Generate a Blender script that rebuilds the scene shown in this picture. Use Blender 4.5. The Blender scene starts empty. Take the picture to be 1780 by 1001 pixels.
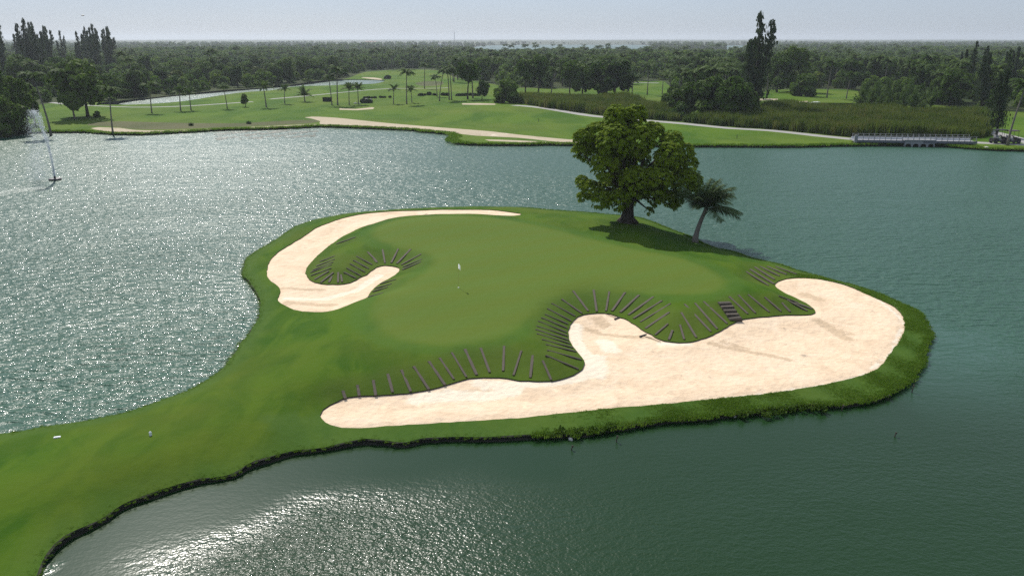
import bpy, math, random
import numpy as np
from mathutils import Vector, Matrix
from mathutils.geometry import delaunay_2d_cdt
R = math.radians
SC = bpy.context.scene
COL = SC.collection

# ------------------------------------------------------------------ camera, sky, sun, exposure
H, F, PITCH = 18.0, 1400.0, math.atan(432.0 / 1400.0)
cam = bpy.data.cameras.new('camera'); camo = bpy.data.objects.new('camera', cam); COL.objects.link(camo)
cam.sensor_width = 36; cam.lens = 36 * F / 1780; cam.clip_start = .5; cam.clip_end = 30000
camo.location = (0, 0, H); camo.rotation_euler = (math.pi / 2 - PITCH, 0, 0)
SC.camera = camo
SUN_EL, SUN_AZ = 46.0, -26.0           # azimuth from +Y, negative = left of the view
world = bpy.data.worlds.new('World'); SC.world = world; world.use_nodes = True
wn = world.node_tree.nodes; wl = world.node_tree.links; wn.clear()
sky = wn.new('ShaderNodeTexSky'); sky.sky_type = 'NISHITA'; sky.sun_disc = False
sky.sun_elevation = R(SUN_EL); sky.sun_rotation = R(SUN_AZ)
sky.altitude = 0; sky.air_density = 1.0; sky.dust_density = .8; sky.ozone_density = 3.0
bg = wn.new('ShaderNodeBackground'); bg.inputs['Strength'].default_value = 0.11
wo = wn.new('ShaderNodeOutputWorld')
tint = wn.new('ShaderNodeMix'); tint.data_type = 'RGBA'; tint.blend_type = 'MULTIPLY'; tint.inputs[0].default_value = 1
tint.inputs[7].default_value = (.66, .76, 1.04, 1)      # thin grey-blue overcast veil
wl.new(sky.outputs[0], tint.inputs[6]); 
veil = wn.new('ShaderNodeMix'); veil.data_type = 'RGBA'; veil.inputs[0].default_value = .62; veil.inputs[7].default_value = (3.8, 4.3, 4.95, 1)   # high thin cloud
cn = wn.new('ShaderNodeTexNoise'); cn.inputs['Scale'].default_value = 2.2; cn.inputs['Detail'].default_value = 5
tcn = wn.new('ShaderNodeTexCoord'); mpn = wn.new('ShaderNodeMapping'); mpn.inputs['Scale'].default_value = (1, 1, 5); wl.new(tcn.outputs['Generated'], mpn.inputs[0]); wl.new(mpn.outputs[0], cn.inputs['Vector'])
mr = wn.new('ShaderNodeMapRange'); mr.inputs[1].default_value = .3; mr.inputs[2].default_value = .7; mr.inputs[3].default_value = .62; mr.inputs[4].default_value = .80; wl.new(cn.outputs['Fac'], mr.inputs[0]); wl.new(mr.outputs[0], veil.inputs[0])
wl.new(tint.outputs[2], veil.inputs[6]); wl.new(veil.outputs[2], bg.inputs[0]); wl.new(bg.outputs[0], wo.inputs[0])
sd = bpy.data.lights.new('sun', 'SUN'); sd.energy = 4.2; sd.angle = R(.53); sd.color = (1, .955, .88)
so = bpy.data.objects.new('sun', sd); COL.objects.link(so)
sv = Vector((math.sin(R(SUN_AZ)) * math.cos(R(SUN_EL)), math.cos(R(SUN_AZ)) * math.cos(R(SUN_EL)), math.sin(R(SUN_EL))))
so.rotation_euler = sv.to_track_quat('Z', 'Y').to_euler()
SC.view_settings.view_transform = 'Standard'; SC.view_settings.look = 'None'
SC.view_settings.exposure = 0.2; SC.view_settings.gamma = 1.0; SC.view_settings.use_curve_mapping = False
cy = SC.cycles
cy.max_bounces = 6; cy.diffuse_bounces = 2; cy.glossy_bounces = 3; cy.transmission_bounces = 4
cy.transparent_max_bounces = 8; cy.volume_bounces = 0; cy.caustics_reflective = False; cy.caustics_refractive = False
cy.use_denoising = False; cy.use_adaptive_sampling = False; cy.sample_clamp_indirect = 6

CP, SP = math.cos(PITCH), math.sin(PITCH)
def at(px, py, z=0.0):
    """ground point (at height z) that the photograph shows at pixel px, py"""
    a = (px - 890) / F; b = (500.5 - py) / F
    dy = CP + b * SP; dz = -SP + b * CP
    t = (z - H) / dz
    return (a * t, dy * t, z)
def project(x, y, z):
    d = y * CP - (z - H) * SP; u = y * SP + (z - H) * CP
    return 890 + F * x / d, 500.5 - F * u / d
def ppm(x, y, z=0.0):
    return F / (y * CP - (z - H) * SP)

# ------------------------------------------------------------------ helpers
class MB:
    def __init__(s): s.v = []; s.f = []
    def add(s, vs, fs):
        o = len(s.v); s.v += [tuple(p) for p in vs]; s.f += [tuple(i + o for i in q) for q in fs]
    def box(s, x0, x1, y0, y1, z0, z1):
        s.add([(x0, y0, z0), (x1, y0, z0), (x1, y1, z0), (x0, y1, z0), (x0, y0, z1), (x1, y0, z1), (x1, y1, z1), (x0, y1, z1)],
              [(0, 3, 2, 1), (4, 5, 6, 7), (0, 1, 5, 4), (1, 2, 6, 5), (2, 3, 7, 6), (3, 0, 4, 7)])
    def tube(s, pts, rad, n=6, cap=True):
        pts = [Vector(p) for p in pts]; m = len(pts); o = len(s.v)
        for i, p in enumerate(pts):
            t = (pts[min(i + 1, m - 1)] - pts[max(i - 1, 0)]).normalized()
            a = t.cross(Vector((.31, .95, .07))); a.normalize(); b = t.cross(a)
            r = rad[i] if isinstance(rad, (list, tuple)) else rad
            for k in range(n):
                w = 2 * math.pi * k / n
                s.v.append(tuple(p + (a * math.cos(w) + b * math.sin(w)) * r))
        for i in range(m - 1):
            for k in range(n):
                s.f.append((o + i * n + k, o + i * n + (k + 1) % n, o + (i + 1) * n + (k + 1) % n, o + (i + 1) * n + k))
        if cap:
            s.f.append(tuple(o + k for k in range(n))[::-1]); s.f.append(tuple(o + (m - 1) * n + k for k in range(n)))
    def ball(s, c, r, n=8, m=5, jit=0, rnd=random):
        o = len(s.v); cx, cy_, cz = c; rx, ry, rz = r if isinstance(r, tuple) else (r, r, r)
        s.v.append((cx, cy_, cz - rz))
        for i in range(1, m):
            th = math.pi * i / m - math.pi / 2
            for k in range(n):
                w = 2 * math.pi * k / n; q = 1 + rnd.uniform(-jit, jit)
                s.v.append((cx + rx * q * math.cos(th) * math.cos(w), cy_ + ry * q * math.cos(th) * math.sin(w), cz + rz * q * math.sin(th)))
        s.v.append((cx, cy_, cz + rz)); top = len(s.v) - 1
        for k in range(n):
            s.f.append((o, o + 1 + (k + 1) % n, o + 1 + k)); b = o + 1 + (m - 2) * n
            s.f.append((top, b + k, b + (k + 1) % n))
        for i in range(m - 2):
            for k in range(n):
                a = o + 1 + i * n
                s.f.append((a + k, a + (k + 1) % n, a + n + (k + 1) % n, a + n + k))
    def mesh(s, name, mat, smooth=False):
        me = bpy.data.meshes.new(name); me.from_pydata(s.v, [], s.f); me.materials.append(mat)
        if smooth: me.shade_smooth()
        return me
    def obj(s, name, mat, parent=None, smooth=False):
        return link(name, s.mesh(name, mat, smooth), parent)

def link(name, me, parent=None):
    o = bpy.data.objects.new(name, me); COL.objects.link(o)
    if parent: o.parent = parent
    return o
def tag(o, label=None, cat=None, group=None, kind=None):
    if label: o['label'] = label
    if cat: o['category'] = cat
    if group: o['group'] = group
    if kind: o['kind'] = kind
    return o
def thing(name, loc=(0, 0, 0), label=None, cat=None, group=None, rz=0):
    o = bpy.data.objects.new(name, None); COL.objects.link(o); o.empty_display_size = .3
    o.location = loc; o.rotation_euler = (0, 0, rz)
    return tag(o, label, cat, group)
def copy_tree(o, parent=None):
    c = o.copy(); COL.objects.link(c)
    if parent: c.parent = parent
    for ch in KIDS.get(o.name, []): copy_tree(ch, c)
    return c
KIDS = {}
def kids(o): KIDS[o.name] = list(o.children)

# ---- materials
def lin(r, g, b): return tuple(((c / 255) ** 2.2) for c in (r, g, b)) + (1,)
class Mat:
    def __init__(s, name):
        s.m = bpy.data.materials.new(name); s.m.use_nodes = True; s.n = s.m.node_tree.nodes; s.l = s.m.node_tree.links
        s.b = s.n['Principled BSDF']
    def node(s, t, **kw):
        n = s.n.new(t)
        for k, v in kw.items():
            if k in n.inputs and not hasattr(n, k): n.inputs[k].default_value = v
            else: setattr(n, k, v)
        return n
    def pos(s): return s.node('ShaderNodeNewGeometry').outputs['Position']
    def mapping(s, vec, scale, rot=(0, 0, 0)):
        m = s.node('ShaderNodeMapping'); m.inputs['Scale'].default_value = scale; m.inputs['Rotation'].default_value = rot
        s.l.new(vec, m.inputs[0]); return m.outputs[0]
    def noise(s, vec, scale, detail=4, rough=.55, dist=0):
        n = s.node('ShaderNodeTexNoise'); n.inputs['Scale'].default_value = scale; n.inputs['Detail'].default_value = detail
        n.inputs['Roughness'].default_value = rough; n.inputs['Distortion'].default_value = dist
        s.l.new(vec, n.inputs['Vector']); return n.outputs['Fac']
    def ramp(s, fac, stops):
        r = s.node('ShaderNodeValToRGB'); e = r.color_ramp.elements
        while len(e) < len(stops): e.new(.5)
        for i, (p, c) in enumerate(stops):
            e[i].position = p; e[i].color = c if len(c) == 4 else tuple(c) + (1,)
        s.l.new(fac, r.inputs[0]); return r.outputs[0]
    def mix(s, fac, a, b, blend='MIX'):
        m = s.node('ShaderNodeMix', data_type='RGBA', blend_type=blend)
        for sock, v in ((m.inputs[0], fac), (m.inputs[6], a), (m.inputs[7], b)):
            if hasattr(v, 'links') or isinstance(v, bpy.types.NodeSocket): s.l.new(v, sock)
            else: sock.default_value = v if not (isinstance(v, tuple) and len(v) == 3) else v + (1,)
        return m.outputs[2]
    def math(s, op, a, b=0.0):
        m = s.node('ShaderNodeMath', operation=op)
        for sock, v in zip(m.inputs, (a, b)):
            if isinstance(v, bpy.types.NodeSocket): s.l.new(v, sock)
            else: sock.default_value = v
        return m.outputs[0]
    def attr(s, name): return s.node('ShaderNodeAttribute', attribute_name=name).outputs['Fac']
    def bump(s, h, strength, dist, normal=None):
        b = s.node('ShaderNodeBump'); s.l.new(h, b.inputs['Height'])
        if isinstance(strength, bpy.types.NodeSocket): s.l.new(strength, b.inputs['Strength'])
        else: b.inputs['Strength'].default_value = strength
        b.inputs['Distance'].default_value = dist
        if normal: s.l.new(normal, b.inputs['Normal'])
        return b.outputs[0]
    def set(s, **kw):
        for k, v in kw.items():
            i = s.b.inputs[k.replace('_', ' ')]
            if isinstance(v, bpy.types.NodeSocket): s.l.new(v, i)
            else: i.default_value = v
        return s.m

def plain(name, col, rough=.7, var=.25, scale=3.0, bump=0):
    M = Mat(name); p = M.node('ShaderNodeTexCoord').outputs['Object']
    n = M.noise(p, scale, 5)
    c = M.mix(n, tuple(x * (1 - var) for x in col[:3]) + (1,), tuple(min(1, x * (1 + var)) for x in col[:3]) + (1,))
    M.set(Base_Color=c, Roughness=rough)
    if bump: M.set(Normal=M.bump(M.noise(p, scale * 4, 6), .6, bump))
    return M.m

def leaf_mat(name, dark, light, trans=.35, warm=None, rough=.5, var=.5):
    """foliage: diffuse + translucent, colour varied per plant and per patch"""
    M = Mat(name); oi = M.node('ShaderNodeObjectInfo').outputs['Random']
    p = M.node('ShaderNodeTexCoord').outputs['Object']
    n = M.noise(p, 1.3, 3)
    wn_ = M.noise(M.pos(), .035, 3, .6)
    n = M.math('ADD', M.math('MULTIPLY', n, .55), M.math('MULTIPLY', wn_, .45))
    f = M.math('ADD', M.math('MULTIPLY', n, 1 - var * .5), M.math('MULTIPLY', oi, var * .5))
    c = M.ramp(f, [(.3, dark), (.72, light)] if not warm else [(.28, dark), (.6, light), (.85, warm)])
    M.set(Base_Color=c, Roughness=.62)
    M.b.inputs['Specular IOR Level'].default_value = .06
    tr = M.node('ShaderNodeBsdfTranslucent'); M.l.new(c, tr.inputs[0])
    mx = M.node('ShaderNodeMixShader'); mx.inputs[0].default_value = trans
    M.l.new(M.b.outputs[0], mx.inputs[1]); M.l.new(tr.outputs[0], mx.inputs[2])
    M.l.new(mx.outputs[0], M.n['Material Output'].inputs[0])
    return M.m

# turf
def turf(name, base, alt, yellow, putting=False, far=False):
    M = Mat(name); p = M.pos(); k = .25 if far else 1
    big = M.noise(p, .09 * k, 4, .6); mid = M.noise(M.mapping(p, (1, .45, 1), (0, 0, .5)), .45 * k, 6, .6, .6); fine = M.noise(p, 9 * k * 2, 6, .75)
    c = M.ramp(mid, [(.40, base), (.58, alt)])
    c = M.mix(M.ramp(big, [(.44, (0, 0, 0)), (.66, (.7, .7, .7))]), c, yellow)
    if putting:
        g = M.attr('green'); c = M.mix(g, c, (.104, .150, .022, 1))
        c = M.mix(M.math('MULTIPLY', M.attr('fringe'), .5), c, (.06, .13, .02, 1))
        c = M.mix(M.math('MULTIPLY', M.attr('rough'), .8), c, M.mix(M.noise(p, 2.2, 6, .7), (.028, .07, .012, 1), (.085, .15, .03, 1)))
        c = M.mix(M.math('MULTIPLY', M.attr('slope'), .5), c, M.mix(M.noise(p, 4, 5, .7), (.055, .095, .012, 1), (.11, .135, .028, 1)))
        w = M.node('ShaderNodeTexWave', wave_type='BANDS'); w.inputs['Scale'].default_value = .11; w.inputs['Distortion'].default_value = .7
        M.l.new(M.mapping(p, (1, 1, 1), (0, 0, .9)), w.inputs[0])
        c = M.mix(M.math('MULTIPLY', M.math('MULTIPLY', w.outputs['Fac'], g), .22), c, (.085, .17, .035, 1))
    c = M.mix(M.math('MULTIPLY', fine, .35), c, (.04, .07, .015, 1), 'OVERLAY') if False else M.mix(M.ramp(fine, [(.3, (.3, .3, .3)), (.7, (0, 0, 0))]), c, (.045, .075, .014, 1))
    M.set(Base_Color=c, Roughness=.85)
    M.b.inputs['Specular IOR Level'].default_value = .04
    nb = M.bump(fine, .5, .02)
    nb = M.bump(M.noise(p, 1.6 * k, 5, .6), .35, .12, nb)
    M.set(Normal=nb)
    return M.m
m_turf = turf('island_turf', (.032, .088, .004, 1), (.066, .126, .007, 1), (.092, .122, .012, 1), True)
m_fair = turf('fairway_turf', (.046, .110, .007, 1), (.086, .155, .012, 1), (.130, .168, .024, 1), far=True)
m_dry = turf('dry_turf', (.075, .090, .035, 1), (.115, .115, .055, 1), (.14, .13, .07, 1), far=True)
m_scrub = turf('scrub_floor', (.022, .035, .012, 1), (.04, .055, .02, 1), (.05, .055, .025, 1), far=True)
m_meadow = turf('reed_floor', (.035, .055, .016, 1), (.055, .075, .022, 1), (.06, .06, .028, 1), far=True)

def sand_mat(name, base, dark, k=1.0):
    M = Mat(name); p = M.pos()
    n1 = M.noise(p, .5 * k, 7, .68, .8); n2 = M.noise(M.mapping(p, (1, 2.5, 1)), 2.2 * k, 6, .7); fine = M.noise(p, 14, 5, .75)
    c = M.ramp(n1, [(.30, dark), (.43, base), (.60, base), (.78, (.80, .70, .56, 1))] if k != 1 else [(.32, dark), (.5, base), (.72, (.82, .66, .49, 1))])
    c = M.mix(M.ramp(n2, [(.28, (.6, .6, .6)), (.44, (0, 0, 0))]), c, dark)
    if k == 1:
        dn_ = M.math('ADD', M.attr('damp'), M.math('MULTIPLY', M.math('SUBTRACT', M.noise(p, 5.5, 5, .8), .5), 2.2))
        c = M.mix(M.ramp(dn_, [(.42, (0, 0, 0)), (.70, (.75, .75, .75))]), c, (.52, .39, .255, 1))
        pn_ = M.math('ADD', M.attr('pale'), M.math('MULTIPLY', M.math('SUBTRACT', M.noise(p, 1.8, 5, .7), .5), 1.1))
        c = M.mix(M.ramp(pn_, [(.40, (0, 0, 0)), (.70, (.75, .75, .75))]), c, (.84, .75, .60, 1))
    c = M.mix(M.ramp(fine, [(.24, (.7, .7, .7)), (.34, (0, 0, 0))]), c, (.30, .24, .17, 1))
    M.set(Base_Color=c, Roughness=.95); M.b.inputs['Specular IOR Level'].default_value = .1
    v = M.node('ShaderNodeTexVoronoi'); v.inputs['Scale'].default_value = 2.6; M.l.new(p, v.inputs['Vector'])
    nb = M.bump(v.outputs['Distance'], .6, .07); nb = M.bump(M.noise(M.mapping(p, (1, 1.8, 1), (0, 0, .6)), 6, 6, .75), .9, .06, nb)
    M.set(Normal=nb); return M.m
m_sand = sand_mat('bunker_sand', (.78, .605, .425, 1), (.67, .505, .345, 1))
m_sandfar = sand_mat('waste_sand', (.46, .39, .28, 1), (.36, .30, .20, 1), .4)
m_path = plain('path_asphalt', (.30, .29, .27), .9, .15, .3)
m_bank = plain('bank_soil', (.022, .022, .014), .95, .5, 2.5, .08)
m_timber = plain('weathered_timber', (.090, .073, .055), .9, .45, 6, .02)
m_timber2 = plain('dark_timber', (.060, .050, .036), .9, .4, 6, .02)
m_bark = plain('palm_bark', (.16, .14, .115), .9, .35, 4, .03)
m_bark2 = plain('tree_bark', (.045, .034, .026), .95, .35, 3, .05)
m_white = plain('white_paint', (.75, .76, .78), .5, .06)
m_offwhite = plain('worn_concrete', (.25, .255, .265), .8, .15, .8)
m_black = plain('black_plastic', (.02, .02, .022), .5, .2)
m_stone = plain('pale_stone', (.48, .47, .42), .9, .25, 3, .03)
m_hedge = leaf_mat('hedge_leaf', (.012, .028, .010), (.025, .05, .015), .2)
m_big = leaf_mat('almond_leaf', (.065, .120, .006), (.180, .255, .014), .42, (.29, .33, .02), .45)
m_palmleaf = leaf_mat('palm_leaf', (.045, .088, .016), (.10, .150, .035), .30, None, .42)
m_palmgrey = leaf_mat('wind_palm_leaf', (.050, .085, .028), (.11, .145, .055), .25, None, .4)
m_leaf = leaf_mat('broad_leaf', (.032, .074, .009), (.100, .160, .020), .36)
m_leafy = leaf_mat('yellow_leaf', (.06, .09, .02), (.13, .16, .035), .25)
m_cas = leaf_mat('casuarina_needle', (.028, .050, .020), (.062, .092, .036), .3)
m_for = leaf_mat('forest_leaf', (.036, .092, .010), (.125, .21, .024), .38, (.16, .185, .04), .6, .9)
m_reed = leaf_mat('reed_blade', (.040, .080, .012), (.120, .160, .026), .4, (.17, .125, .05), .7, .8)
m_tuft = leaf_mat('rough_grass', (.065, .145, .010), (.135, .235, .022), .55, (.22, .27, .07), .6, .9)

# ------------------------------------------------------------------ splines and polygon sheets
def spline(pts, closed=True, step=None, n=4):
    P = np.array(pts, float); m = len(P); out = []
    rng = range(m) if closed else range(m - 1)
    for i in rng:
        if closed: a, b, c, d = P[(i - 1) % m], P[i], P[(i + 1) % m], P[(i + 2) % m]
        else: a, b, c, d = P[max(i - 1, 0)], P[i], P[i + 1], P[min(i + 2, m - 1)]
        k = n if step is None else max(1, int(np.linalg.norm((c - b)[:2]) / step))
        for j in range(k):
            t = j / k
            out.append(.5 * ((2 * b) + (c - a) * t + (2 * a - 5 * b + 4 * c - d) * t * t + (3 * b - a - 3 * c + d) * t ** 3))
    if not closed: out.append(P[-1])
    return np.array(out)
def inside(poly, pts):
    x, y = pts[:, 0], pts[:, 1]; r = np.zeros(len(pts), bool); n = len(poly)
    for i in range(n):
        x0, y0 = poly[i][:2]; x1, y1 = poly[(i + 1) % n][:2]
        if y0 == y1: continue
        c = ((y0 > y) != (y1 > y)) & (x < (x1 - x0) * (y - y0) / (y1 - y0) + x0)
        r ^= c
    return r
def pdist(poly, pts, closed=True):
    d = np.full(len(pts), 1e9); n = len(poly); P = pts[:, :2]
    for i in range(n if closed else n - 1):
        a = np.array(poly[i][:2]); b = np.array(poly[(i + 1) % n][:2]); ab = b - a; L = (ab ** 2).sum()
        if L == 0: continue
        t = np.clip(((P - a) @ ab) / L, 0, 1); q = a + t[:, None] * ab
        d = np.minimum(d, np.hypot(*(P - q).T))
    return d
def smooth(a, b, x):
    t = np.clip((x - a) / (b - a), 0, 1); return t * t * (3 - 2 * t)

def sheet(outline, regions, grid, zfun, main, drop=None):
    """one triangulated ground sheet cut along the outlines; returns {name: (verts, faces, boundary)}"""
    vs = []; es = []
    def ring(P, closed=True):
        o = len(vs); vs.extend([(p[0], p[1]) for p in P]); k = len(P)
        es.extend([(o + i, o + (i + 1) % k) for i in range(k if closed else k - 1)])
    ring(outline)
    for n_, P, _ in regions: ring(P)
    vs.extend([tuple(g) for g in grid])
    V, E, Fc, *_ = delaunay_2d_cdt([Vector(v) for v in vs], es, [], 0, 1e-5)
    V = np.array([(v[0], v[1]) for v in V]); Fc = np.array([f for f in Fc if len(f) == 3])
    C = V[Fc].mean(1); keep = inside(outline, C); Fc = Fc[keep]; C = C[keep]
    lab = np.zeros(len(Fc), int)
    for i, (n_, P, _) in enumerate(regions): lab[inside(P, C)] = i + 1
    Z = zfun(V)
    res = {}
    names = [main] + [r[0] for r in regions]
    for nm in dict.fromkeys(names):
        ids = [i for i, n_ in enumerate(names) if n_ == nm]; sel = np.isin(lab, ids)
        if not sel.any(): continue
        ff = Fc[sel]; u, inv = np.unique(ff, return_inverse=True); ff = inv.reshape(-1, 3)
        a = V[ff[:, 0]] if False else None
        pts = np.column_stack([V[u], Z[u]])
        A, B, D = pts[ff[:, 0]], pts[ff[:, 1]], pts[ff[:, 2]]
        flip = ((B - A)[:, 0] * (D - A)[:, 1] - (B - A)[:, 1] * (D - A)[:, 0]) < 0
        ff[flip] = ff[flip][:, ::-1]
        res[nm] = (pts, ff)
    return res
def make(name, pts, ff, mat, attrs={}, parent=None, sm=True):
    me = bpy.data.meshes.new(name); me.from_pydata(pts.tolist(), [], ff.tolist()); me.materials.append(mat)
    for k, a in attrs.items():
        at_ = me.attributes.new(k, 'FLOAT', 'POINT'); at_.data.foreach_set('value', np.asarray(a, np.float32))
    if sm: me.shade_smooth()
    return link(name, me, parent)

# ------------------------------------------------------------------ ISLAND: traced outlines
far_shore = [(-420, 812), (-200, 775), (0, 752), (35, 748), (74, 739), (130, 734), (190, 723), (240, 709), (300, 689), (345, 672), (372, 656), (390, 642),
    (406, 622), (415.6, 600), (428, 582), (437, 565), (446, 548), (449, 532), (442, 509), (428, 486), (421, 475), (423, 459.5), (431, 444), (452, 433), (478, 418), (504, 400),
    (517, 392), (556, 380), (597, 372.5), (634, 368), (686, 364), (738, 361.6), (815, 359), (860, 359), (900, 360), (956, 364.5),
    (1012, 368.7), (1068, 374), (1110, 378.5), (1138, 387), (1166, 398), (1194, 409), (1211, 417), (1236, 429), (1278, 438.6),
    (1306, 448), (1362, 461), (1389, 470.5), (1424, 480), (1456, 489), (1497, 500), (1537, 515), (1572, 531), (1591, 542), (1602, 557), (1611, 573)]
near_shore = [(1611, 580), (1609, 592), (1602, 616), (1591, 643), (1578, 662), (1551, 680), (1524, 693), (1480, 706), (1440, 710), (1400, 711), (1330, 719),
    (1260, 729), (1215, 735), (1145, 738), (1090, 747), (1045, 752), (1005, 760), (950, 761), (900, 762), (848, 765), (793, 769), (738, 771), (707, 777),
    (672, 775), (632, 774), (606, 777.5), (584, 781), (545, 788), (500, 796), (445, 810), (403, 831), (351, 840), (291, 858), (217, 884),
    (175, 912), (116, 942), (85, 972), (70, 1001), (45, 1060), (-60, 1260), (-420, 1500)]
BANK = .24
rnd = random.Random(5)
shore = [at(x, y, .24) for x, y in far_shore] + [at(x, y, .0) for x, y in near_shore]
shore = np.array(shore)[:, :2]
shoreS = spline(shore, True, .38)
nx = np.arange(len(shoreS))
tan = np.roll(shoreS, -1, 0) - np.roll(shoreS, 1, 0); nrm = np.column_stack([tan[:, 1], -tan[:, 0]]); nrm /= np.linalg.norm(nrm, axis=1)[:, None]
wob = np.interp(nx, np.arange(0, len(shoreS) + 3, 3), np.random.RandomState(2).uniform(-1, 1, len(np.arange(0, len(shoreS) + 3, 3)))) * .13 \
    + np.interp(nx, np.arange(0, len(shoreS) + 11, 11), np.random.RandomState(3).uniform(-1, 1, len(np.arange(0, len(shoreS) + 11, 11)))) * .16
area = .5 * np.sum(shoreS[:, 0] * np.roll(shoreS[:, 1], -1) - np.roll(shoreS[:, 0], -1) * shoreS[:, 1])
if area < 0: nrm = -nrm          # outward
amp = np.where(shoreS[:, 1] < 30, .35, 1.0)
shoreS = shoreS + nrm * (wob * amp)[:, None]

bunkL = [(904, 371, .75), (860, 365, .75), (815, 364, .75), (763, 364, .7), (686, 366.5, .65), (634, 371, .6), (595, 379, .55), (566, 389, .55), (545, 398.4, .5), (512, 420, .5),
    (486, 436, .5), (470, 452, .5), (463.6, 470, .5), (466, 483, .5), (483, 497, .5), (487, 506, .5), (483.6, 522, .5), (504, 535, .5), (527, 541, .5),
    (569, 541.3, .55), (597, 533.5, .6), (634, 519, .6), (645, 506, .6), (660, 493, .6), (683, 480, .6), (695, 468.6, .6), (688, 463.4, .6), (670, 461, .6),
    (654, 464.7, .6), (634, 479, .55), (608, 491, .55), (577, 494, .5), (553, 492, .5), (538, 485.5, .5), (531, 472.5, .5), (537.7, 459.5, .5), (556, 441, .5),
    (582, 420.5, .5), (608, 405, .55), (649, 389, .6), (686, 378.5, .65), (738, 373.5, .7), (790, 372, .75), (860, 374, .75), (895, 375, .75)]
bunkM = [(556.5, 721.5, .4), (560, 711.6, .4), (573, 703, .4), (599, 692, .4), (628, 688.6, .4), (652, 687, .4), (681, 685, .4), (707, 683, .4), (738, 679, .42), (773, 670, .45), (804, 660, .45),
    (830, 655.6, .45), (870, 655.6, .45), (904, 660.5, .45), (948, 662.4, .45), (974, 659, .45), (996, 651.4, .45), (1011.6, 641.5, .5), (1016, 631.6, .5),
    (1011.6, 620.6, .5), (998.5, 605, .5), (989.7, 590, .5), (987.5, 574.5, .5), (994, 561, .5), (1005, 550, .5), (1022.6, 545, .5), (1049, 543.7, .5),
    (1071, 548.6, .5), (1093, 557, .5), (1119, 574.5, .5), (1143.5, 588, .5), (1167.7, 594, .5), (1196, 594, .5), (1227, 586.5, .5), (1254, 574, .5),
    (1278, 559.5, .5), (1302, 552.7, .5), (1335, 549.5, .5), (1375, 546.8, .5), (1410, 546, .5), (1418, 540.6, .5), (1410, 532.5, .5), (1389, 520, .5), (1362, 508, .55),
    (1348, 498, .6), (1350, 490.7, .6), (1367, 484, .6), (1394, 482, .6), (1429, 485, .6), (1464, 493, .55), (1497, 505.5, .55), (1524, 517.7, .5),
    (1548, 528.5, .5), (1564, 540.6, .45), (1573.6, 556.8, .45), (1573.6, 570, .4), (1564, 592, .4), (1548, 613, .38), (1529, 637.7, .36), (1497, 652.5, .36), (1456, 663, .35),
    (1416, 671, .35), (1375, 678, .35), (1335, 683.6, .35), (1281, 689, .35), (1200, 697, .35), (1127, 704, .35), (1050, 710, .35), (975, 718, .35), (900, 726, .35), (826, 730.5, .35),
    (738, 736, .35), (672, 740, .35), (623, 743.5, .35), (584, 741, .36), (566, 733.6, .38)]
greenP = [(648, 398), (672, 385), (730, 377), (800, 374), (880, 379), (960, 394), (1030, 411), (1100, 428), (1180, 444), (1235, 462), (1262, 484), (1248, 501),
    (1200, 507), (1130, 505), (1060, 500), (1000, 503), (958, 518), (930, 545), (890, 570), (840, 587), (770, 594), (700, 586), (660, 566), (643, 541),
    (655, 512), (692, 492), (740, 468), (748, 447), (735, 436), (690, 424), (655, 412)]
def z2(o, s, pts): return [(((a[0] / s + o[0]), (a[1] / s + o[1])), ((b[0] / s + o[0]), (b[1] / s + o[1]))) for a, b in pts]
tiesL = z2((400, 340), 3.85, [((840, 278), (705, 333)), ((700, 405), (595, 452)), ((700, 425), (570, 482)), ((690, 445), (545, 508)), ((680, 462), (530, 522)),
    ((678, 484), (533, 542)), ((660, 507), (562, 566)), ((690, 514), (602, 583)), ((682, 545), (660, 583)), ((724, 518), (722, 585)), ((742, 535), (750, 582)),
    ((762, 508), (848, 562)), ((780, 484), (880, 545)), ((802, 455), (908, 522)), ((825, 432), (933, 500)), ((845, 405), (955, 475)), ((960, 425), (985, 458)), ((920, 378), (985, 452)),
    ((1020, 362), (1038, 463)), ((1125, 358), (1076, 463)), ((1208, 360), (1112, 468)), ((1278, 392), (1140, 476)), ((1285, 425), (1150, 490)), ((1278, 442), (1145, 508)),
    ((1110, 560), (1000, 600)), ((1080, 590), (965, 632)), ((1055, 612), (950, 652)), ((1025, 652), (920, 688))])
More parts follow.
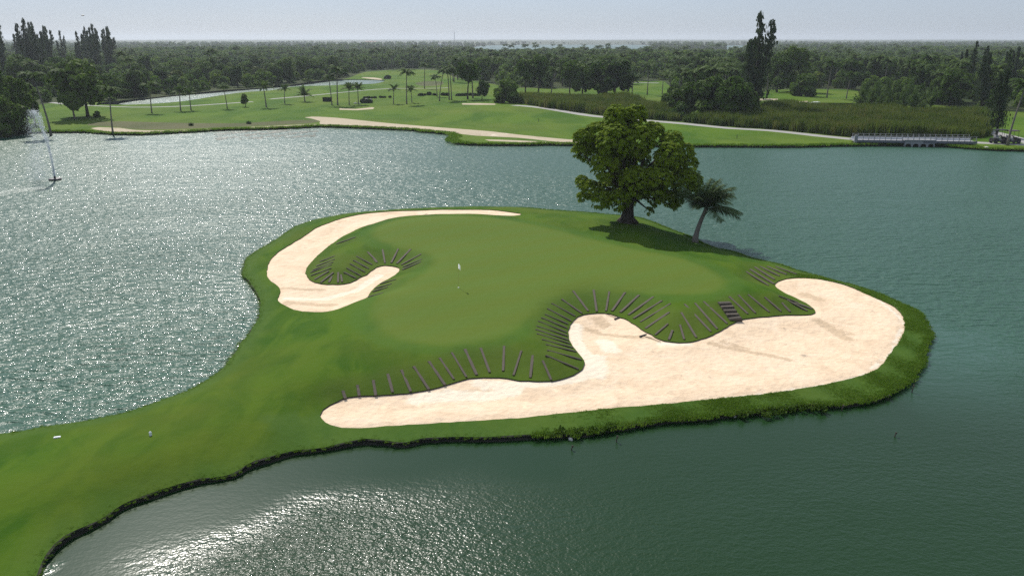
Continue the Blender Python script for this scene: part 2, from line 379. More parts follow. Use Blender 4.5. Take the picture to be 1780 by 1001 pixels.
tiesM = z2((540, 560), 4.55, [((255, 540), (275, 593)), ((370, 500), (385, 575)), ((495, 460), (515, 570)), ((610, 410), (650, 552)), ((718, 380), (795, 545)), ((815, 350), (940, 530)),
    ((935, 310), (1068, 498)), ((1020, 285), (1138, 460)), ((1115, 240), (1238, 440)), ((1220, 215), (1318, 425)), ((1345, 205), (1420, 410)), ((1530, 190), (1522, 405))]) \
    + z2((860, 480), 4.55, [((210, 590), (145, 795)), ((300, 630), (280, 812)), ((380, 670), (450, 822)), ((402, 622), (675, 742)), ((415, 585), (700, 668)),
    ((405, 540), (655, 605)), ((372, 500), (632, 572)), ((332, 455), (610, 540)), ((322, 422), (597, 512)), ((330, 393), (588, 478)), ((342, 355), (580, 452)),
    ((368, 328), (583, 418)), ((396, 300), (588, 388)), ((415, 257), (615, 362)), ((448, 215), (645, 325)), ((530, 182), (697, 303)), ((620, 120), (745, 290)), ((782, 110), (808, 290)),
    ((905, 125), (878, 288)), ((1030, 130), (922, 290)), ((1140, 150), (985, 302)), ((1255, 165), (1045, 322)), ((1322, 195), (1085, 348)), ((1390, 218), (1138, 378)),
    ((1380, 285), (1182, 425)), ((1370, 375), (1262, 475)), ((1405, 430), (1375, 510)), ((1465, 385), (1500, 512)), ((1475, 288), (1600, 500))]) \
    + [((1190, 529), (1238, 580)), ((1208, 527), (1249, 575))] \
    + z2((1200, 430), 3.707, [((85, 350), (245, 500)), ((250, 318), (375, 442)), ((310, 308), (425, 436)), ((372, 305), (515, 430)), ((480, 320), (590, 426)), ((590, 358), (645, 424)),
    ((570, 310), (700, 368)), ((605, 335), (795, 402)), ((620, 355), (760, 415)),
    ((360, 157), (510, 268)), ((385, 142), (545, 250)), ((415, 128), (548, 222)), ((450, 124), (580, 198)), ((495, 124), (625, 185)), ((550, 124), (690, 180))])
steps_ax = ((1257, 525), (1279, 557))

cons = []
for i in range(0, len(shoreS), 5): cons.append((shoreS[i][0], shoreS[i][1], BANK))
for lst in (bunkL, bunkM):
    for x, y, z in lst: cons.append(at(x, y, z))
ties = []
for (a, b) in tiesL + tiesM + [steps_ax]:
    zb = .5 if (a, b) in tiesM else .55
    B = at(b[0], b[1], zb); s = ppm(B[0], B[1]); L = math.hypot(a[0] - b[0], a[1] - b[1]) / s
    k_ = tiesL.index((a, b)) if (a, b) in tiesL else 99
    m_ = tiesM.index((a, b)) if (a, b) in tiesM else -1
    dz = min(.55, L * .30) if k_ < 9 else min(.62 if k_ < 40 else .68, max(.12, L * .42))
    if m_ >= len(tiesM) - 8: dz = (.22, .18, .5, .5, .45, .35, .2, .12)[m_ - len(tiesM) + 8]
    A = at(a[0], a[1], zb + dz)
    ties.append((A, B)); cons += [A, tuple((A[i] + B[i]) / 2 for i in range(3))]
steps_w = ties.pop()
for x, y in greenP: cons.append(at(x, y, 1.25))
for x, y in [(800, 420), (900, 420), (1000, 450), (1100, 470), (850, 480), (950, 480), (800, 540), (720, 545), (880, 530), (1180, 480)]: cons.append(at(x, y, 1.38))
for x, y, z in [(560, 600, 1.2), (500, 640, 1.0), (620, 620, 1.2), (600, 452, 1.1), (592, 462, 1.05), (620, 430, 1.15), (440, 700, .85), (350, 745, .8), (250, 800, .8), (150, 800, .8), (50, 850, .8), (480, 745, .6),
    (1090, 385, 1.25), (1000, 385, 1.2), (1150, 420, 1.0), (1250, 450, 1.0), (1040, 400, 1.25), (1330, 500, 1.2), (520, 570, .8), (480, 590, .6), (700, 500, 1.3), (560, 660, 1.0),
    (1100, 650, .42), (1300, 620, .42), (900, 700, .38), (750, 710, .38), (1450, 560, .45), (1200, 660, .4), (620, 715, .38), (1060, 600, .45), (520, 515, .42), (600, 515, .45), (550, 420, .45)]:
    cons.append(at(x, y, z))
cons = np.array(cons)
# drop constraints that nearly coincide
keep = []
for i, c in enumerate(cons):
    if all((c[0] - cons[j][0]) ** 2 + (c[1] - cons[j][1]) ** 2 > .06 for j in keep): keep.append(i)
cons = cons[keep]
def phi(r2): return np.where(r2 > 0, .5 * r2 * np.log(np.maximum(r2, 1e-12)), 0)
N = len(cons); D2 = ((cons[:, None, :2] - cons[None, :, :2]) ** 2).sum(-1)
K = phi(D2) + np.eye(N) * .15; Pm = np.column_stack([np.ones(N), cons[:, :2]])
A_ = np.block([[K, Pm], [Pm.T, np.zeros((3, 3))]])
W_ = np.linalg.solve(A_, np.concatenate([cons[:, 2], np.zeros(3)]))
def zisl(P):
    P = np.atleast_2d(np.asarray(P, float))[:, :2]; out = np.empty(len(P))
    for i in range(0, len(P), 4000):
        q = P[i:i + 4000]; d = ((q[:, None] - cons[None, :, :2]) ** 2).sum(-1)
        out[i:i + 4000] = phi(d) @ W_[:N] + W_[N] + q @ W_[N + 1:]
    return np.clip(out, .2, 2.0)
bL = spline([at(*p)[:2] for p in bunkL], True, .35); bM = spline([at(*p)[:2] for p in bunkM], True, .35)
rs = np.random.RandomState(8)
def raggle(P, a):
    return P + rs.uniform(-a, a, P.shape)
bL = raggle(bL, .035); bM = raggle(bM, .035)
gP = spline([at(x, y, 1.5)[:2] for x, y in greenP], True, .8)
x0, y0 = shoreS.min(0); x1, y1 = shoreS.max(0)
gx, gy = np.meshgrid(np.arange(x0, x1, .55), np.arange(y0, y1, .5))
G = np.column_stack([gx.ravel(), gy.ravel()]) + rs.uniform(-.12, .12, (gx.size, 2))
G = G[inside(shoreS, G)]
G = G[(pdist(shoreS, G) > .22) & (pdist(bL, G) > .2) & (pdist(bM, G) > .2)]
for P_ in (bM, bL):          # finer triangles where the sand shows tracks
    a0, b0 = P_.min(0), P_.max(0); q = np.column_stack([rs.uniform(a0[0], b0[0], 14000), rs.uniform(a0[1], b0[1], 14000)])
    q = q[inside(P_, q)]; q = q[pdist(P_, q) > .15]; G = np.vstack([G, q[:5200]])
res = sheet(shoreS, [('sand_bunker', bL, 0), ('sand_bunker_main', bM, 0)], G, zisl, 'island_ground')
pts, ff = res['island_ground']
ing = inside(gP, pts); dg = pdist(gP, pts); sg = np.where(ing, dg, -dg)
dsh = pdist(shoreS, pts); ds = np.minimum(pdist(bM, pts), pdist(bL, pts))
a_green = smooth(-.7, .8, sg); a_fr = smooth(-1.6, -1.1, sg) * smooth(.2, -.3, sg)
nearline = (pts[:, 0] > 3) | (pts[:, 1] > 62)
a_rough = np.maximum(smooth(1.5, .4, dsh) * .9, np.where((dsh < 3.0) & (pdist(bM, pts) < 2.6), .75, 0)) * np.where(pts[:, 1] < 33, .6, 1)
tie_mid = np.array([[(a[i] + b[i]) / 2 for i in range(2)] for a, b in ties])
dt = np.sqrt(((pts[:, None, :2] - tie_mid[None]) ** 2).sum(-1)).min(1)
a_slope = smooth(1.7, .9, dt) * smooth(1.42, 1.2, pts[:, 2])
ground = make('island_ground', pts, ff, m_turf, {'green': a_green, 'fringe': a_fr, 'rough': a_rough, 'slope': a_slope})
tag(ground, kind='structure')
# turf lip round the bunkers
for P in (bL, bM):
    z = zisl(P); n = len(P); mb = MB()
    v = [(P[i][0], P[i][1], z[i]) for i in range(n)] + [(P[i][0], P[i][1], z[i] - .2) for i in range(n)]
    mb.add(v, [(i, (i + 1) % n, n + (i + 1) % n, n + i) for i in range(n)])
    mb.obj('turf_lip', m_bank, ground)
for nm, P in (('sand_bunker', bL), ('sand_bunker_main', bM)):
    pts, ff = res[nm]; d = pdist(P, pts)
    pts[:, 2] -= .07 - .05 * smooth(0, .5, d) + .10 * smooth(.5, 3, d)
    pts[:, 2] += rs.uniform(-.012, .012, len(pts)) * (d > .05)
    def near(lst, w, z=.4):
        q = np.array([at(x, y, z)[:2] for x, y in lst]); dd = pdist(q, pts, False); return np.exp(-(dd / w) ** 2)
    damp = np.zeros(len(pts)); pale = np.zeros(len(pts))
    for l_, w_ in [([(1040, 553), (1052, 562)], .55), ([(1015, 568), (1035, 570)], .35), ([(1035, 573), (1066, 578), (1100, 584), (1130, 588)], .28), ([(1235, 597), (1290, 606), (1330, 612), (1372, 621)], .35),
            ([(1255, 592), (1300, 603)], .3), ([(1420, 556), (1450, 572), (1475, 588)], .45), ([(1400, 513), (1425, 522)], .6), ([(1440, 566), (1480, 578)], .25), ([(490, 503), (560, 503)], .3), ([(500, 528), (580, 530)], .5)]:
        damp = np.maximum(damp, near(l_, w_))
    for l_, w_ in [([(725, 690), (780, 684), (850, 682), (890, 676)], .75), ([(1003, 565), (1000, 590), (1020, 620), (1030, 640), (1010, 655), (970, 663), (900, 668), (830, 664)], .5), ([(1050, 590), (1060, 605)], .7), ([(1040, 620), (1040, 650)], .6),
            ([(500, 520), (560, 518), (620, 505), (660, 480)], .45), ([(1150, 598), (1200, 599)], .35), ([(1520, 518), (1572, 560), (1550, 612), (1500, 651), (1400, 673), (1200, 697)], .16), ([(1400, 485), (1480, 499)], .25)]:
        pale = np.maximum(pale, near(l_, w_))
    o = make('sand_bunker', pts, ff, m_sand, {'damp': damp, 'pale': pale}); tag(o, kind='structure')
# eroded bank
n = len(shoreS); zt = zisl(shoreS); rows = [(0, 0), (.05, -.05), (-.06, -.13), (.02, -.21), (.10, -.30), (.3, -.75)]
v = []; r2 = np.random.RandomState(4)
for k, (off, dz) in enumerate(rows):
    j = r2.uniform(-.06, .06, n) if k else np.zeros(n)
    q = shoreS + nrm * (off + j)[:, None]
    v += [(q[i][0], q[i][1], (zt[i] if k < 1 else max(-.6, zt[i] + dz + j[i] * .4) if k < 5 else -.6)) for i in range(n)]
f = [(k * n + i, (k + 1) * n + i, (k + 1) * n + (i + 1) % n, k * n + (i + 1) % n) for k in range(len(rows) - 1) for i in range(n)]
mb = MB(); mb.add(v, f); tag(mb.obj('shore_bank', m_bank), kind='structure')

# timber ties, each one a part of the island
def tie_mesh(seed, mat):
    r = random.Random(seed); mb = MB(); k = 5; o = []
    for i in range(k):
        y = i / (k - 1); w = .5 + r.uniform(-.08, .08); h = .5 + r.uniform(-.1, .1)
        mb.v += [(-w, y, -.5), (w, y, -.5), (w * .9, y, h), (-w * .9, y, h)]
    for i in range(k - 1):
        a = i * 4
        for q in range(4): mb.f.append((a + q, a + (q + 1) % 4, a + 4 + (q + 1) % 4, a + 4 + q))
    mb.f += [(0, 3, 2, 1), (k * 4 - 4, k * 4 - 3, k * 4 - 2, k * 4 - 1)]
    return mb.mesh('timber_tie', mat)
tms = [tie_mesh(i, m_timber if i < 3 else m_timber2) for i in range(5)]
rt = random.Random(3)
for i, (A, B) in enumerate(ties):
    za, zb = zisl([A, B]); A = Vector((A[0], A[1], za)); B = Vector((B[0], B[1], zb + .02)); B = B.lerp(A, .05)
    d = B - A; L = d.length
    side = abs(d.x) > abs(d.y) * 1.3
    o = link('timber_tie', tms[rt.choice([3, 4]) if side else rt.choice([0, 1, 2])], ground)  # crosswise ties take the darker timber, their shadow lines put into the colour
    w = rt.uniform(.12, .17)
    M3 = d.to_track_quat('Y', 'Z').to_matrix().to_4x4()
    o.matrix_basis = Matrix.Translation(A) @ M3 @ Matrix.Diagonal((w, L, .075, 1))
# steps
A, B = steps_w
st = thing('timber_steps', (B[0], B[1], zisl([B])[0]), 'short flight of dark timber steps set into the grass slope between green and sand', 'steps')
for k in range(5):
    t = (k + .5) / 5; x = A[0] + (B[0] - A[0]) * t; y = A[1] + (B[1] - A[1]) * t; z = zisl([(x, y)])[0]
    mb = MB(); mb.box(-.42, .42, -.16, .16, -.12, .07)
    o = mb.obj('step', m_timber if k % 2 else m_timber2, st)
    o.location = (x - B[0], y - B[1], z + .05 - st.location[2]); o.rotation_euler = (rt.uniform(-.05, .05), rt.uniform(-.05, .05), math.atan2(A[1] - B[1], A[0] - B[0]) - math.pi / 2)
    mb = MB(); mb.box(-.44, .44, -.03, .03, -.2, .03); o2 = mb.obj('riser', m_timber2, st); o2.location = o.location + Vector((B[0] - A[0], B[1] - A[1], 0)).normalized() * .2; o2.rotation_euler = o.rotation_euler

# ------------------------------------------------------------------ FAR LAND
def zf(P):
    P = np.atleast_2d(np.asarray(P, float)); x, y = P[:, 0], P[:, 1]
    return .42 + .35 * (np.sin(x / 21 + 1) * np.sin(y / 27) + .6 * np.sin(x / 9 + y / 15)) * smooth(175, 215, y) * smooth(700, 400, y) + .25 * smooth(170, 200, y)
ZF = .55
lakeshore = [(-600, 250), (-200, 238), (0, 233), (40, 232), (90, 231), (150, 231), (196, 234), (250, 234.5), (300, 232), (360, 228.5), (420, 226), (466, 225.5),
    (543, 221.5), (580, 221.5), (621, 223), (698, 226.5), (750, 231), (785, 235), (793, 239), (786, 245), (797, 250.6), (828, 253), (900, 253.5), (950, 252.5), (1000, 253),
    (1100, 254.5), (1200, 255.5), (1300, 256), (1400, 256), (1470, 254), (1520, 253.5), (1564, 253), (1568, 253.5), (1617, 254), (1622, 253), (1650, 255), (1690, 259), (1730, 262), (1780, 263), (1900, 268), (2300, 285)]
LS = np.array([at(x, y, .1)[:2] for x, y in lakeshore]); LSs = spline(LS, False, 2.5)
LSs = LSs + np.column_stack([rs.uniform(-.1, .1, len(LSs)), rs.uniform(-.35, .35, len(LSs))])
outline = np.vstack([LSs, [[9000, LSs[-1][1]], [9000, 9500], [-9000, 9500], [-9000, LSs[0][1]]]])
def pg(lst, z=ZF, step=3, closed=True): return spline([at(x, y, z)[:2] for x, y in lst], closed, step)
def ribbon(lst, w, z=ZF):
    c = pg(lst, z, 4, False); t = np.gradient(c, axis=0); nn = np.column_stack([-t[:, 1], t[:, 0]]); nn /= np.linalg.norm(nn, axis=1)[:, None]
    return np.vstack([c + nn * w / 2, (c - nn * w / 2)[::-1]])
FX = [-400, 0, 100, 185, 240, 300, 400, 500, 560, 600, 640, 700, 760, 800, 870, 885, 1090, 1094, 1166, 1172, 1318, 1324, 1490, 1500, 1640, 1680, 2200]
FY = [200, 195, 182, 179, 172.5, 165.5, 157, 149, 142.5, 137, 125, 121.5, 124, 137, 150, 153, 153, 141, 141, 185, 185, 157, 157, 180, 186, 196, 196]
front_poly = np.array([at(x, np.interp(x, FX, FY), ZF)[:2] for x in range(-400, 2201, 14)])
river_px = [(168, 184), (200, 178), (240, 172), (300, 165), (360, 160), (420, 155), (470, 151), (515, 147), (560, 141.5), (600, 137.5), (665, 138.5), (660, 143), (640, 147), (610, 148.5),
    (575, 151), (515, 151), (466, 158), (440, 160), (390, 166.5), (312, 177), (208, 185)]
pond_px = [(1368, 185), (1390, 181), (1430, 179.5), (1490, 181), (1520, 184), (1490, 187), (1430, 186.5), (1400, 188)]
def world_poly(pts_): return np.array(pts_, float)
def px_at(px, d):          # column px of the photograph at ground distance d
    return ((px - 890) / F * (d * CP + (H) * SP), d)
lag = spline([px_at(835, 1250), px_at(975, 1150), px_at(1112, 1300), px_at(1135, 2000), px_at(1110, 2750), px_at(1000, 2850), px_at(900, 2750), px_at(835, 2300)], True, 60)
lag2 = spline([px_at(775, 1450), px_at(800, 1450), px_at(802, 2200), px_at(770, 2300)], True, 60)
lag3 = spline([px_at(1265, 1400), px_at(1300, 1400), px_at(1302, 2500), px_at(1262, 2500)], True, 60)
regs = [
 ('scrub_ground', np.vstack([front_poly, [[8900, 3000], [8900, 9400], [-8900, 9400], [-8900, 3000]]]), 0),
 ('river_water', pg(river_px), 0), ('river_water', pg(pond_px), 0), ('river_water', lag, 0), ('river_water', lag2, 0), ('river_water', lag3, 0),
 ('dry_grass_bank', pg([(150, 217), (171, 212), (210, 211), (300, 213), (400, 214), (450, 212), (520, 209), (548, 208.5), (556, 211.5), (540, 214), (450, 218), (364, 221.5), (286, 224), (234, 223.5), (190, 219)]), 0),
 ('sandy_waste', pg([(529, 204.8), (543, 203.5), (585, 205.5), (672, 213.5), (776, 221.5), (853, 227.5), (900, 233), (990, 241.5), (1040, 244), (1040, 247.5), (985, 247), (900, 238.5), (828, 235), (776, 229), (698, 221.5), (621, 217.5), (559, 216.5), (555, 213.8), (557, 210.8), (543, 207)]), 0),
 ('sandy_waste', pg([(158, 222), (171, 220.3), (208, 221.5), (234, 225), (286, 226), (364, 223), (450, 219.3), (550, 215.2), (550, 218), (450, 222.5), (364, 226.3), (286, 229.3), (210, 229), (175, 226)]), 0),
 ('sandy_waste', pg([(842, 241.5), (900, 243), (985, 247.8), (985, 249.8), (900, 246), (850, 243.8)]), 0),
 ('far_bunker', pg([(590, 187), (618, 188), (647, 184.6), (648, 188), (621, 190.3), (590, 190)]), 0),
 ('far_bunker', pg([(803, 182.6), (830, 182.8), (861, 184), (861, 186.2), (830, 185.8), (804, 184.8)]), 0),
 ('far_bunker', pg([(628, 134.5), (650, 135), (664, 137), (661, 138.2), (640, 136.3)]), 0),
 ('far_bunker', pg([(1341, 179), (1380, 177.5), (1404, 176.5), (1404, 178.8), (1380, 180), (1342, 181.5)]), 0),
 ('far_bunker', pg([(1320, 172.5), (1352, 173), (1352, 174.6), (1320, 174.6)]), 0),
 ('dry_grass_bank', pg([(722, 145), (745, 142), (770, 144), (765, 149), (735, 150)]), 0),
 ('reed_ground', pg([(905, 178), (1000, 177), (1100, 181), (1150, 195), (1300, 207), (1340, 191), (1420, 191), (1500, 196), (1640, 203), (1700, 206), (1712, 222), (1716, 234), (1690, 240), (1560, 239), (1480, 237), (1423, 231.5), (1340, 223.5), (1268, 219.5), (1190, 212), (1112, 206.5), (1035, 201.5), (996, 197), (932, 188.5)]), 0),
 ('cart_path', ribbon([(893, 187), (932, 190.5), (996, 199.5), (1035, 204), (1112, 209), (1190, 214.5), (1268, 222), (1340, 226), (1423, 235), (1484, 241)], 3.0), 0),
 ('cart_path', ribbon([(1684, 246), (1723, 248), (1770, 250), (1900, 256)], 3.0), 0),
 ('cart_path', ribbon([(1700, 221), (1712, 226), (1740, 233), (1768, 240), (1800, 249)], 3.4), 0),
 ('cart_path', ribbon([(90, 182), (120, 186), (165, 188), (230, 188.5), (330, 184), (440, 178.5)], 1.8), 0),
 ('cart_path', ribbon([(470, 174), (560, 165), (640, 160), (700, 156), (780, 153)], 1.6), 0),
 ('cart_path', ribbon([(1092, 143.5), (1115, 143.5), (1145, 144)], 4), 0),
]
gx, gy = np.meshgrid(np.arange(-230, 240, 5.0), np.arange(135, 475, 5.0))
Gf = np.column_stack([gx.ravel(), gy.ravel()]) + rs.uniform(-1, 1, (gx.size, 2))
g2 = np.array([(a * d, d) for d in (520, 700, 1000, 1400, 2000, 3000, 4500, 6500) for a in np.linspace(-1.2, 1.2, 41)])
Gf = np.vstack([Gf, g2]); Gf = Gf[inside(outline, Gf)]; Gf = Gf[pdist(LSs, Gf, False) > 1.5]
res = sheet(outline, regs, Gf, zf, 'fairway_ground')
mats = {'fairway_ground': m_fair, 'scrub_ground': m_scrub, 'dry_grass_bank': m_dry, 'sandy_waste': m_sandfar, 'far_bunker': m_sandfar, 'reed_ground': m_meadow, 'cart_path': m_path}
for nm, (pts, ff) in res.items():
    if nm == 'river_water': continue
    o = make(nm, pts, ff, mats[nm]); tag(o, kind='structure')
# bank of the lake shore and rivers
mb = MB()
for P, cl in [(LSs, False)] + [(r[1], True) for r in regs if r[0] == 'river_water']:
    n = len(P); z = zf(P); o = len(mb.v); mb.v += [(P[i][0], P[i][1], z[i]) for i in range(n)] + [(P[i][0], P[i][1], -.5) for i in range(n)]
    for i in range(n if cl else n - 1): mb.f.append((o + i, o + (i + 1) % n, o + n + (i + 1) % n, o + n + i))
tag(mb.obj('lake_bank', m_bank), kind='structure')

# ------------------------------------------------------------------ WATER
xs = np.unique(np.concatenate([[-9000, -4000, -2000, -1000, -500, -300], np.arange(-150, -45, 5), np.arange(-45, 60, 1.0), np.arange(60, 200, 5), [300, 500, 1000, 2000, 4000, 9000]]))
ys = np.unique(np.concatenate([[-300, -100, -30, 0], np.arange(10, 100, 1.0), np.arange(100, 200, 5), [300, 500, 900, 1500, 2500, 4500, 9400]]))
gx, gy = np.meshgrid(xs, ys); wp = np.column_stack([gx.ravel(), gy.ravel(), np.zeros(gx.size)])
W = len(xs); q = (np.arange(len(ys) - 1)[:, None] * W + np.arange(W - 1)[None]).ravel(); wf = np.column_stack([q, q + 1, q + W + 1, q + W])
nearP = np.array([at(x, y)[:2] for x, y in near_shore])
dn = np.full(len(wp), 1e3); m_ = (np.abs(wp[:, 0]) < 80) & (wp[:, 1] < 110); dn[m_] = pdist(nearP, wp[m_], False)
nearQ = nearP + np.array([-.9, 1.7])      # reaches under the bank
below = inside(np.vstack([nearQ, [[-80, 0], [-80, -30], [80, -30], [80, nearP[0][1]]]]), wp)
edge = pdist(np.array([nearP[0], [nearP[0][0] + 400, nearP[0][1]]]), wp, False)
fade = np.where(wp[:, 0] > nearP[0][0] - 6, smooth(0, 16, edge), 1.0)
lee = np.where(below, 1 - smooth(2.2, 6.0, dn + .9 * np.sin(wp[:, 0] * .7) * np.sin(wp[:, 1] * .5 + 1)), 0) * np.where(wp[:, 0] < 3, 1, .6)
quiet = np.where(below, smooth(-9, 2, wp[:, 0]), 0) * fade     # sheltered water to the right of the neck
M = Mat('lake_water'); p = M.pos()
lee_ = M.attr('lee'); qu = M.attr('quiet')
leen = M.math('SMOOTH_MIN', lee_, 1.0) if False else lee_
w1 = M.noise(M.mapping(p, (.7, 1.5, 1), (0, 0, .15)), 1.15, 1, .5, .3)
w2 = M.noise(M.mapping(p, (.8, 1.4, 1), (0, 0, -.4)), 2.9, 1, .5, .2)
w4 = M.noise(M.mapping(p, (1, 1.2, 1), (0, 0, .8)), 7.5, 1, .6, .2)
w3 = M.noise(M.mapping(p, (.5, 1.2, 1), (0, 0, .2)), .22, 2, .5)
gust = M.ramp(M.noise(M.mapping(p, (.5, 1, 1)), .045, 3, .6, 1), [(.35, (.7, .7, .7)), (.65, (1, 1, 1))])
sep = M.node('ShaderNodeSeparateXYZ'); M.l.new(p, sep.inputs[0])
be = M.attr('below')          # the short ripples of the sheltered pool in front of the neck
openw = M.math('SUBTRACT', 1.0, be)
h = M.math('ADD', M.math('MULTIPLY', w1, M.math('ADD', M.math('MULTIPLY', openw, .9), .10)), M.math('MULTIPLY', w2, .40))
h = M.math('ADD', h, M.math('MULTIPLY', w4, M.math('ADD', .13, M.math('MULTIPLY', be, .16))))
h = M.math('ADD', h, M.math('MULTIPLY', w3, 1.2))
st_ = M.math('MULTIPLY', M.math('SUBTRACT', 1.0, M.math('MULTIPLY', lee_, .96)), M.math('SUBTRACT', 1.0, M.math('MULTIPLY', qu, .6)))
st_ = M.math('MULTIPLY', M.math('MULTIPLY', st_, gust), M.math('SUBTRACT', 1.0, M.math('MULTIPLY', be, .30)))
fs_ = M.node('ShaderNodeMapRange'); M.l.new(sep.outputs[1], fs_.inputs[0]); fs_.inputs[1].default_value = 70; fs_.inputs[2].default_value = 180; fs_.inputs[3].default_value = 1.0; fs_.inputs[4].default_value = .6
st_ = M.math('MULTIPLY', st_, fs_.outputs[0])
col = M.mix(M.noise(p, .03, 3), (.008, .031, .007, 1), (.011, .038, .010, 1))
milk_sheen = M.mix(M.noise(p, .025, 3), (.028, .082, .047, 1), (.036, .098, .060, 1))      # turbid green, lightened to carry the open lake's sky and glitter sheen
col = M.mix(M.math('SUBTRACT', 1.0, be), col, milk_sheen)
far_ = M.node('ShaderNodeMapRange'); M.l.new(sep.outputs[1], far_.inputs[0]); far_.inputs[1].default_value = 38; far_.inputs[2].default_value = 180
far_.inputs[3].default_value = .05; far_.inputs[4].default_value = .27    # waves too fine to resolve become gloss roughness
nrm_ = M.bump(h, st_, .37)
cal = M.math('MAXIMUM', lee_, M.math('MULTIPLY', qu, .55))
ro = M.math('MULTIPLY', M.math('ADD', .345, M.math('MULTIPLY', be, .02)), M.math('SUBTRACT', 1.0, M.math('MULTIPLY', cal, .42)))
M.set(Base_Color=col, Roughness=ro, IOR=1.33, Normal=nrm_)
sh = M.node('ShaderNodeBsdfPrincipled'); M.l.new(col, sh.inputs['Base Color']); sh.inputs['Roughness'].default_value = .05; sh.inputs['IOR'].default_value = 1.33; M.l.new(nrm_, sh.inputs['Normal'])
fm_ = M.node('ShaderNodeMapRange'); M.l.new(sep.outputs[1], fm_.inputs[0]); fm_.inputs[1].default_value = 45; fm_.inputs[2].default_value = 135; fm_.inputs[3].default_value = .30; fm_.inputs[4].default_value = 0.0
msh = M.node('ShaderNodeMixShader'); M.l.new(M.math('MULTIPLY', fm_.outputs[0], M.math('SUBTRACT', 1.0, M.math('MULTIPLY', be, .8))), msh.inputs[0]); M.l.new(M.b.outputs[0], msh.inputs[1]); M.l.new(sh.outputs[0], msh.inputs[2]); M.l.new(msh.outputs[0], M.n['Material Output'].inputs[0])
wobj = make('lake_water', wp, wf, M.m, {'lee': lee, 'quiet': quiet, 'below': below.astype(float) * fade}, sm=False); tag(wobj, kind='structure')

# ------------------------------------------------------------------ scattering (stuff only)
def scatter(name, pts, srcs, scl, label=None, rot=None, seed=0, cat=None):
    me = bpy.data.meshes.new(name); me.from_pydata([tuple(p) for p in pts], [], [])
    r = np.random.RandomState(seed); n = len(pts)
    for k, a in (('rz', r.uniform(0, 6.28, n) if rot is None else rot), ('sc', r.uniform(scl[0], scl[1], n) if isinstance(scl, tuple) else scl)):
        t = me.attributes.new(k, 'FLOAT', 'POINT'); t.data.foreach_set('value', np.asarray(a, np.float32))
    t = me.attributes.new('pick', 'INT', 'POINT'); t.data.foreach_set('value', r.randint(0, len(srcs), n).astype(np.int32))
    o = link(name, me)
    gc = bpy.data.collections.new(name + '_src')
    for i, s in enumerate(srcs):
        so_ = bpy.data.objects.new('%s_src_%02d' % (name, i), s); gc.objects.link(so_)
    ng = bpy.data.node_groups.new(name, 'GeometryNodeTree')
    ng.interface.new_socket('Geometry', in_out='INPUT', socket_type='NodeSocketGeometry'); ng.interface.new_socket('Geometry', in_out='OUTPUT', socket_type='NodeSocketGeometry')
    N_ = ng.nodes; L_ = ng.links
    gi = N_.new('NodeGroupInput'); go = N_.new('NodeGroupOutput'); ip = N_.new('GeometryNodeInstanceOnPoints'); ci = N_.new('GeometryNodeCollectionInfo')
    ci.inputs['Collection'].default_value = gc; ci.inputs['Separate Children'].default_value = True; ci.inputs['Reset Children'].default_value = True
    def na(nm, ty): x = N_.new('GeometryNodeInputNamedAttribute'); x.data_type = ty; x.inputs['Name'].default_value = nm; return x.outputs[0]
    cx = N_.new('ShaderNodeCombineXYZ'); L_.new(na('rz', 'FLOAT'), cx.inputs[2])
    L_.new(gi.outputs[0], ip.inputs['Points']); L_.new(ci.outputs[0], ip.inputs['Instance']); ip.inputs['Pick Instance'].default_value = True
    L_.new(na('pick', 'INT'), ip.inputs['Instance Index']); L_.new(cx.outputs[0], ip.inputs['Rotation']); L_.new(na('sc', 'FLOAT'), ip.inputs['Scale'])
    L_.new(ip.outputs[0], go.inputs[0])
    md = o.modifiers.new('scatter', 'NODES'); md.node_group = ng
    return tag(o, label, cat, kind='stuff')

# ------------------------------------------------------------------ plants: meshes
def quad(mb, c, u, v):
    mb.add([c - u - v, c + u - v, c + u + v, c - u + v], [(0, 1, 2, 3)])
def rvec(r):
    while 1:
        v = Vector((r.uniform(-1, 1), r.uniform(-1, 1), r.uniform(-1, 1)))
        if .05 < v.length < 1: return v.normalized()
def crown_mesh(name, lobes, n, size, mat, seed, aspect=1.5):
    """leaf-sized faces through the outer shell of several lobes"""
    r = random.Random(seed); mb = MB(); tot = sum(l[1][0] * l[1][2] for l in lobes)
    for c, rad in lobes:
        for _ in range(int(n * rad[0] * rad[2] / tot)):
            d = rvec(r); q = r.uniform(.62, 1.08)
            if d.z < -.3 and r.random() < .5: d.z = -d.z
            p = Vector((c[0] + d.x * rad[0] * q, c[1] + d.y * rad[1] * q, c[2] + d.z * rad[2] * q))
            nn = (d + rvec(r) * .7).normalized(); u = nn.cross(rvec(r)).normalized(); v = nn.cross(u)
            s = size * r.uniform(.6, 1.3)
            quad(mb, p, u * s * .5 * aspect, v * s * .5)
    return mb.mesh(name, mat)
def trunk_mesh(name, h, r0, mat, seed, lobes=(), lean=(0, 0)):
    r = random.Random(seed); mb = MB(); th = h * .45
    top = Vector((lean[0] + r.uniform(-.2, .2), lean[1] + r.uniform(-.2, .2), th))
    mb.tube([(0, 0, -.3), (r.uniform(-.05, .05), 0, th * .3), top * .7 + Vector((r.uniform(-.1, .1), 0, 0)), top], [r0 * 1.5, r0 * 1.05, r0 * .85, r0 * .7], 7)
    for c, rad in lobes:
        c = Vector(c); mid = top.lerp(c, .5) + rvec(r) * .12 * h * .3
        mb.tube([top - Vector((0, 0, .2)), mid, c], [r0 * .5, r0 * .3, r0 * .1], 5)
    return mb.mesh(name, mat, True)
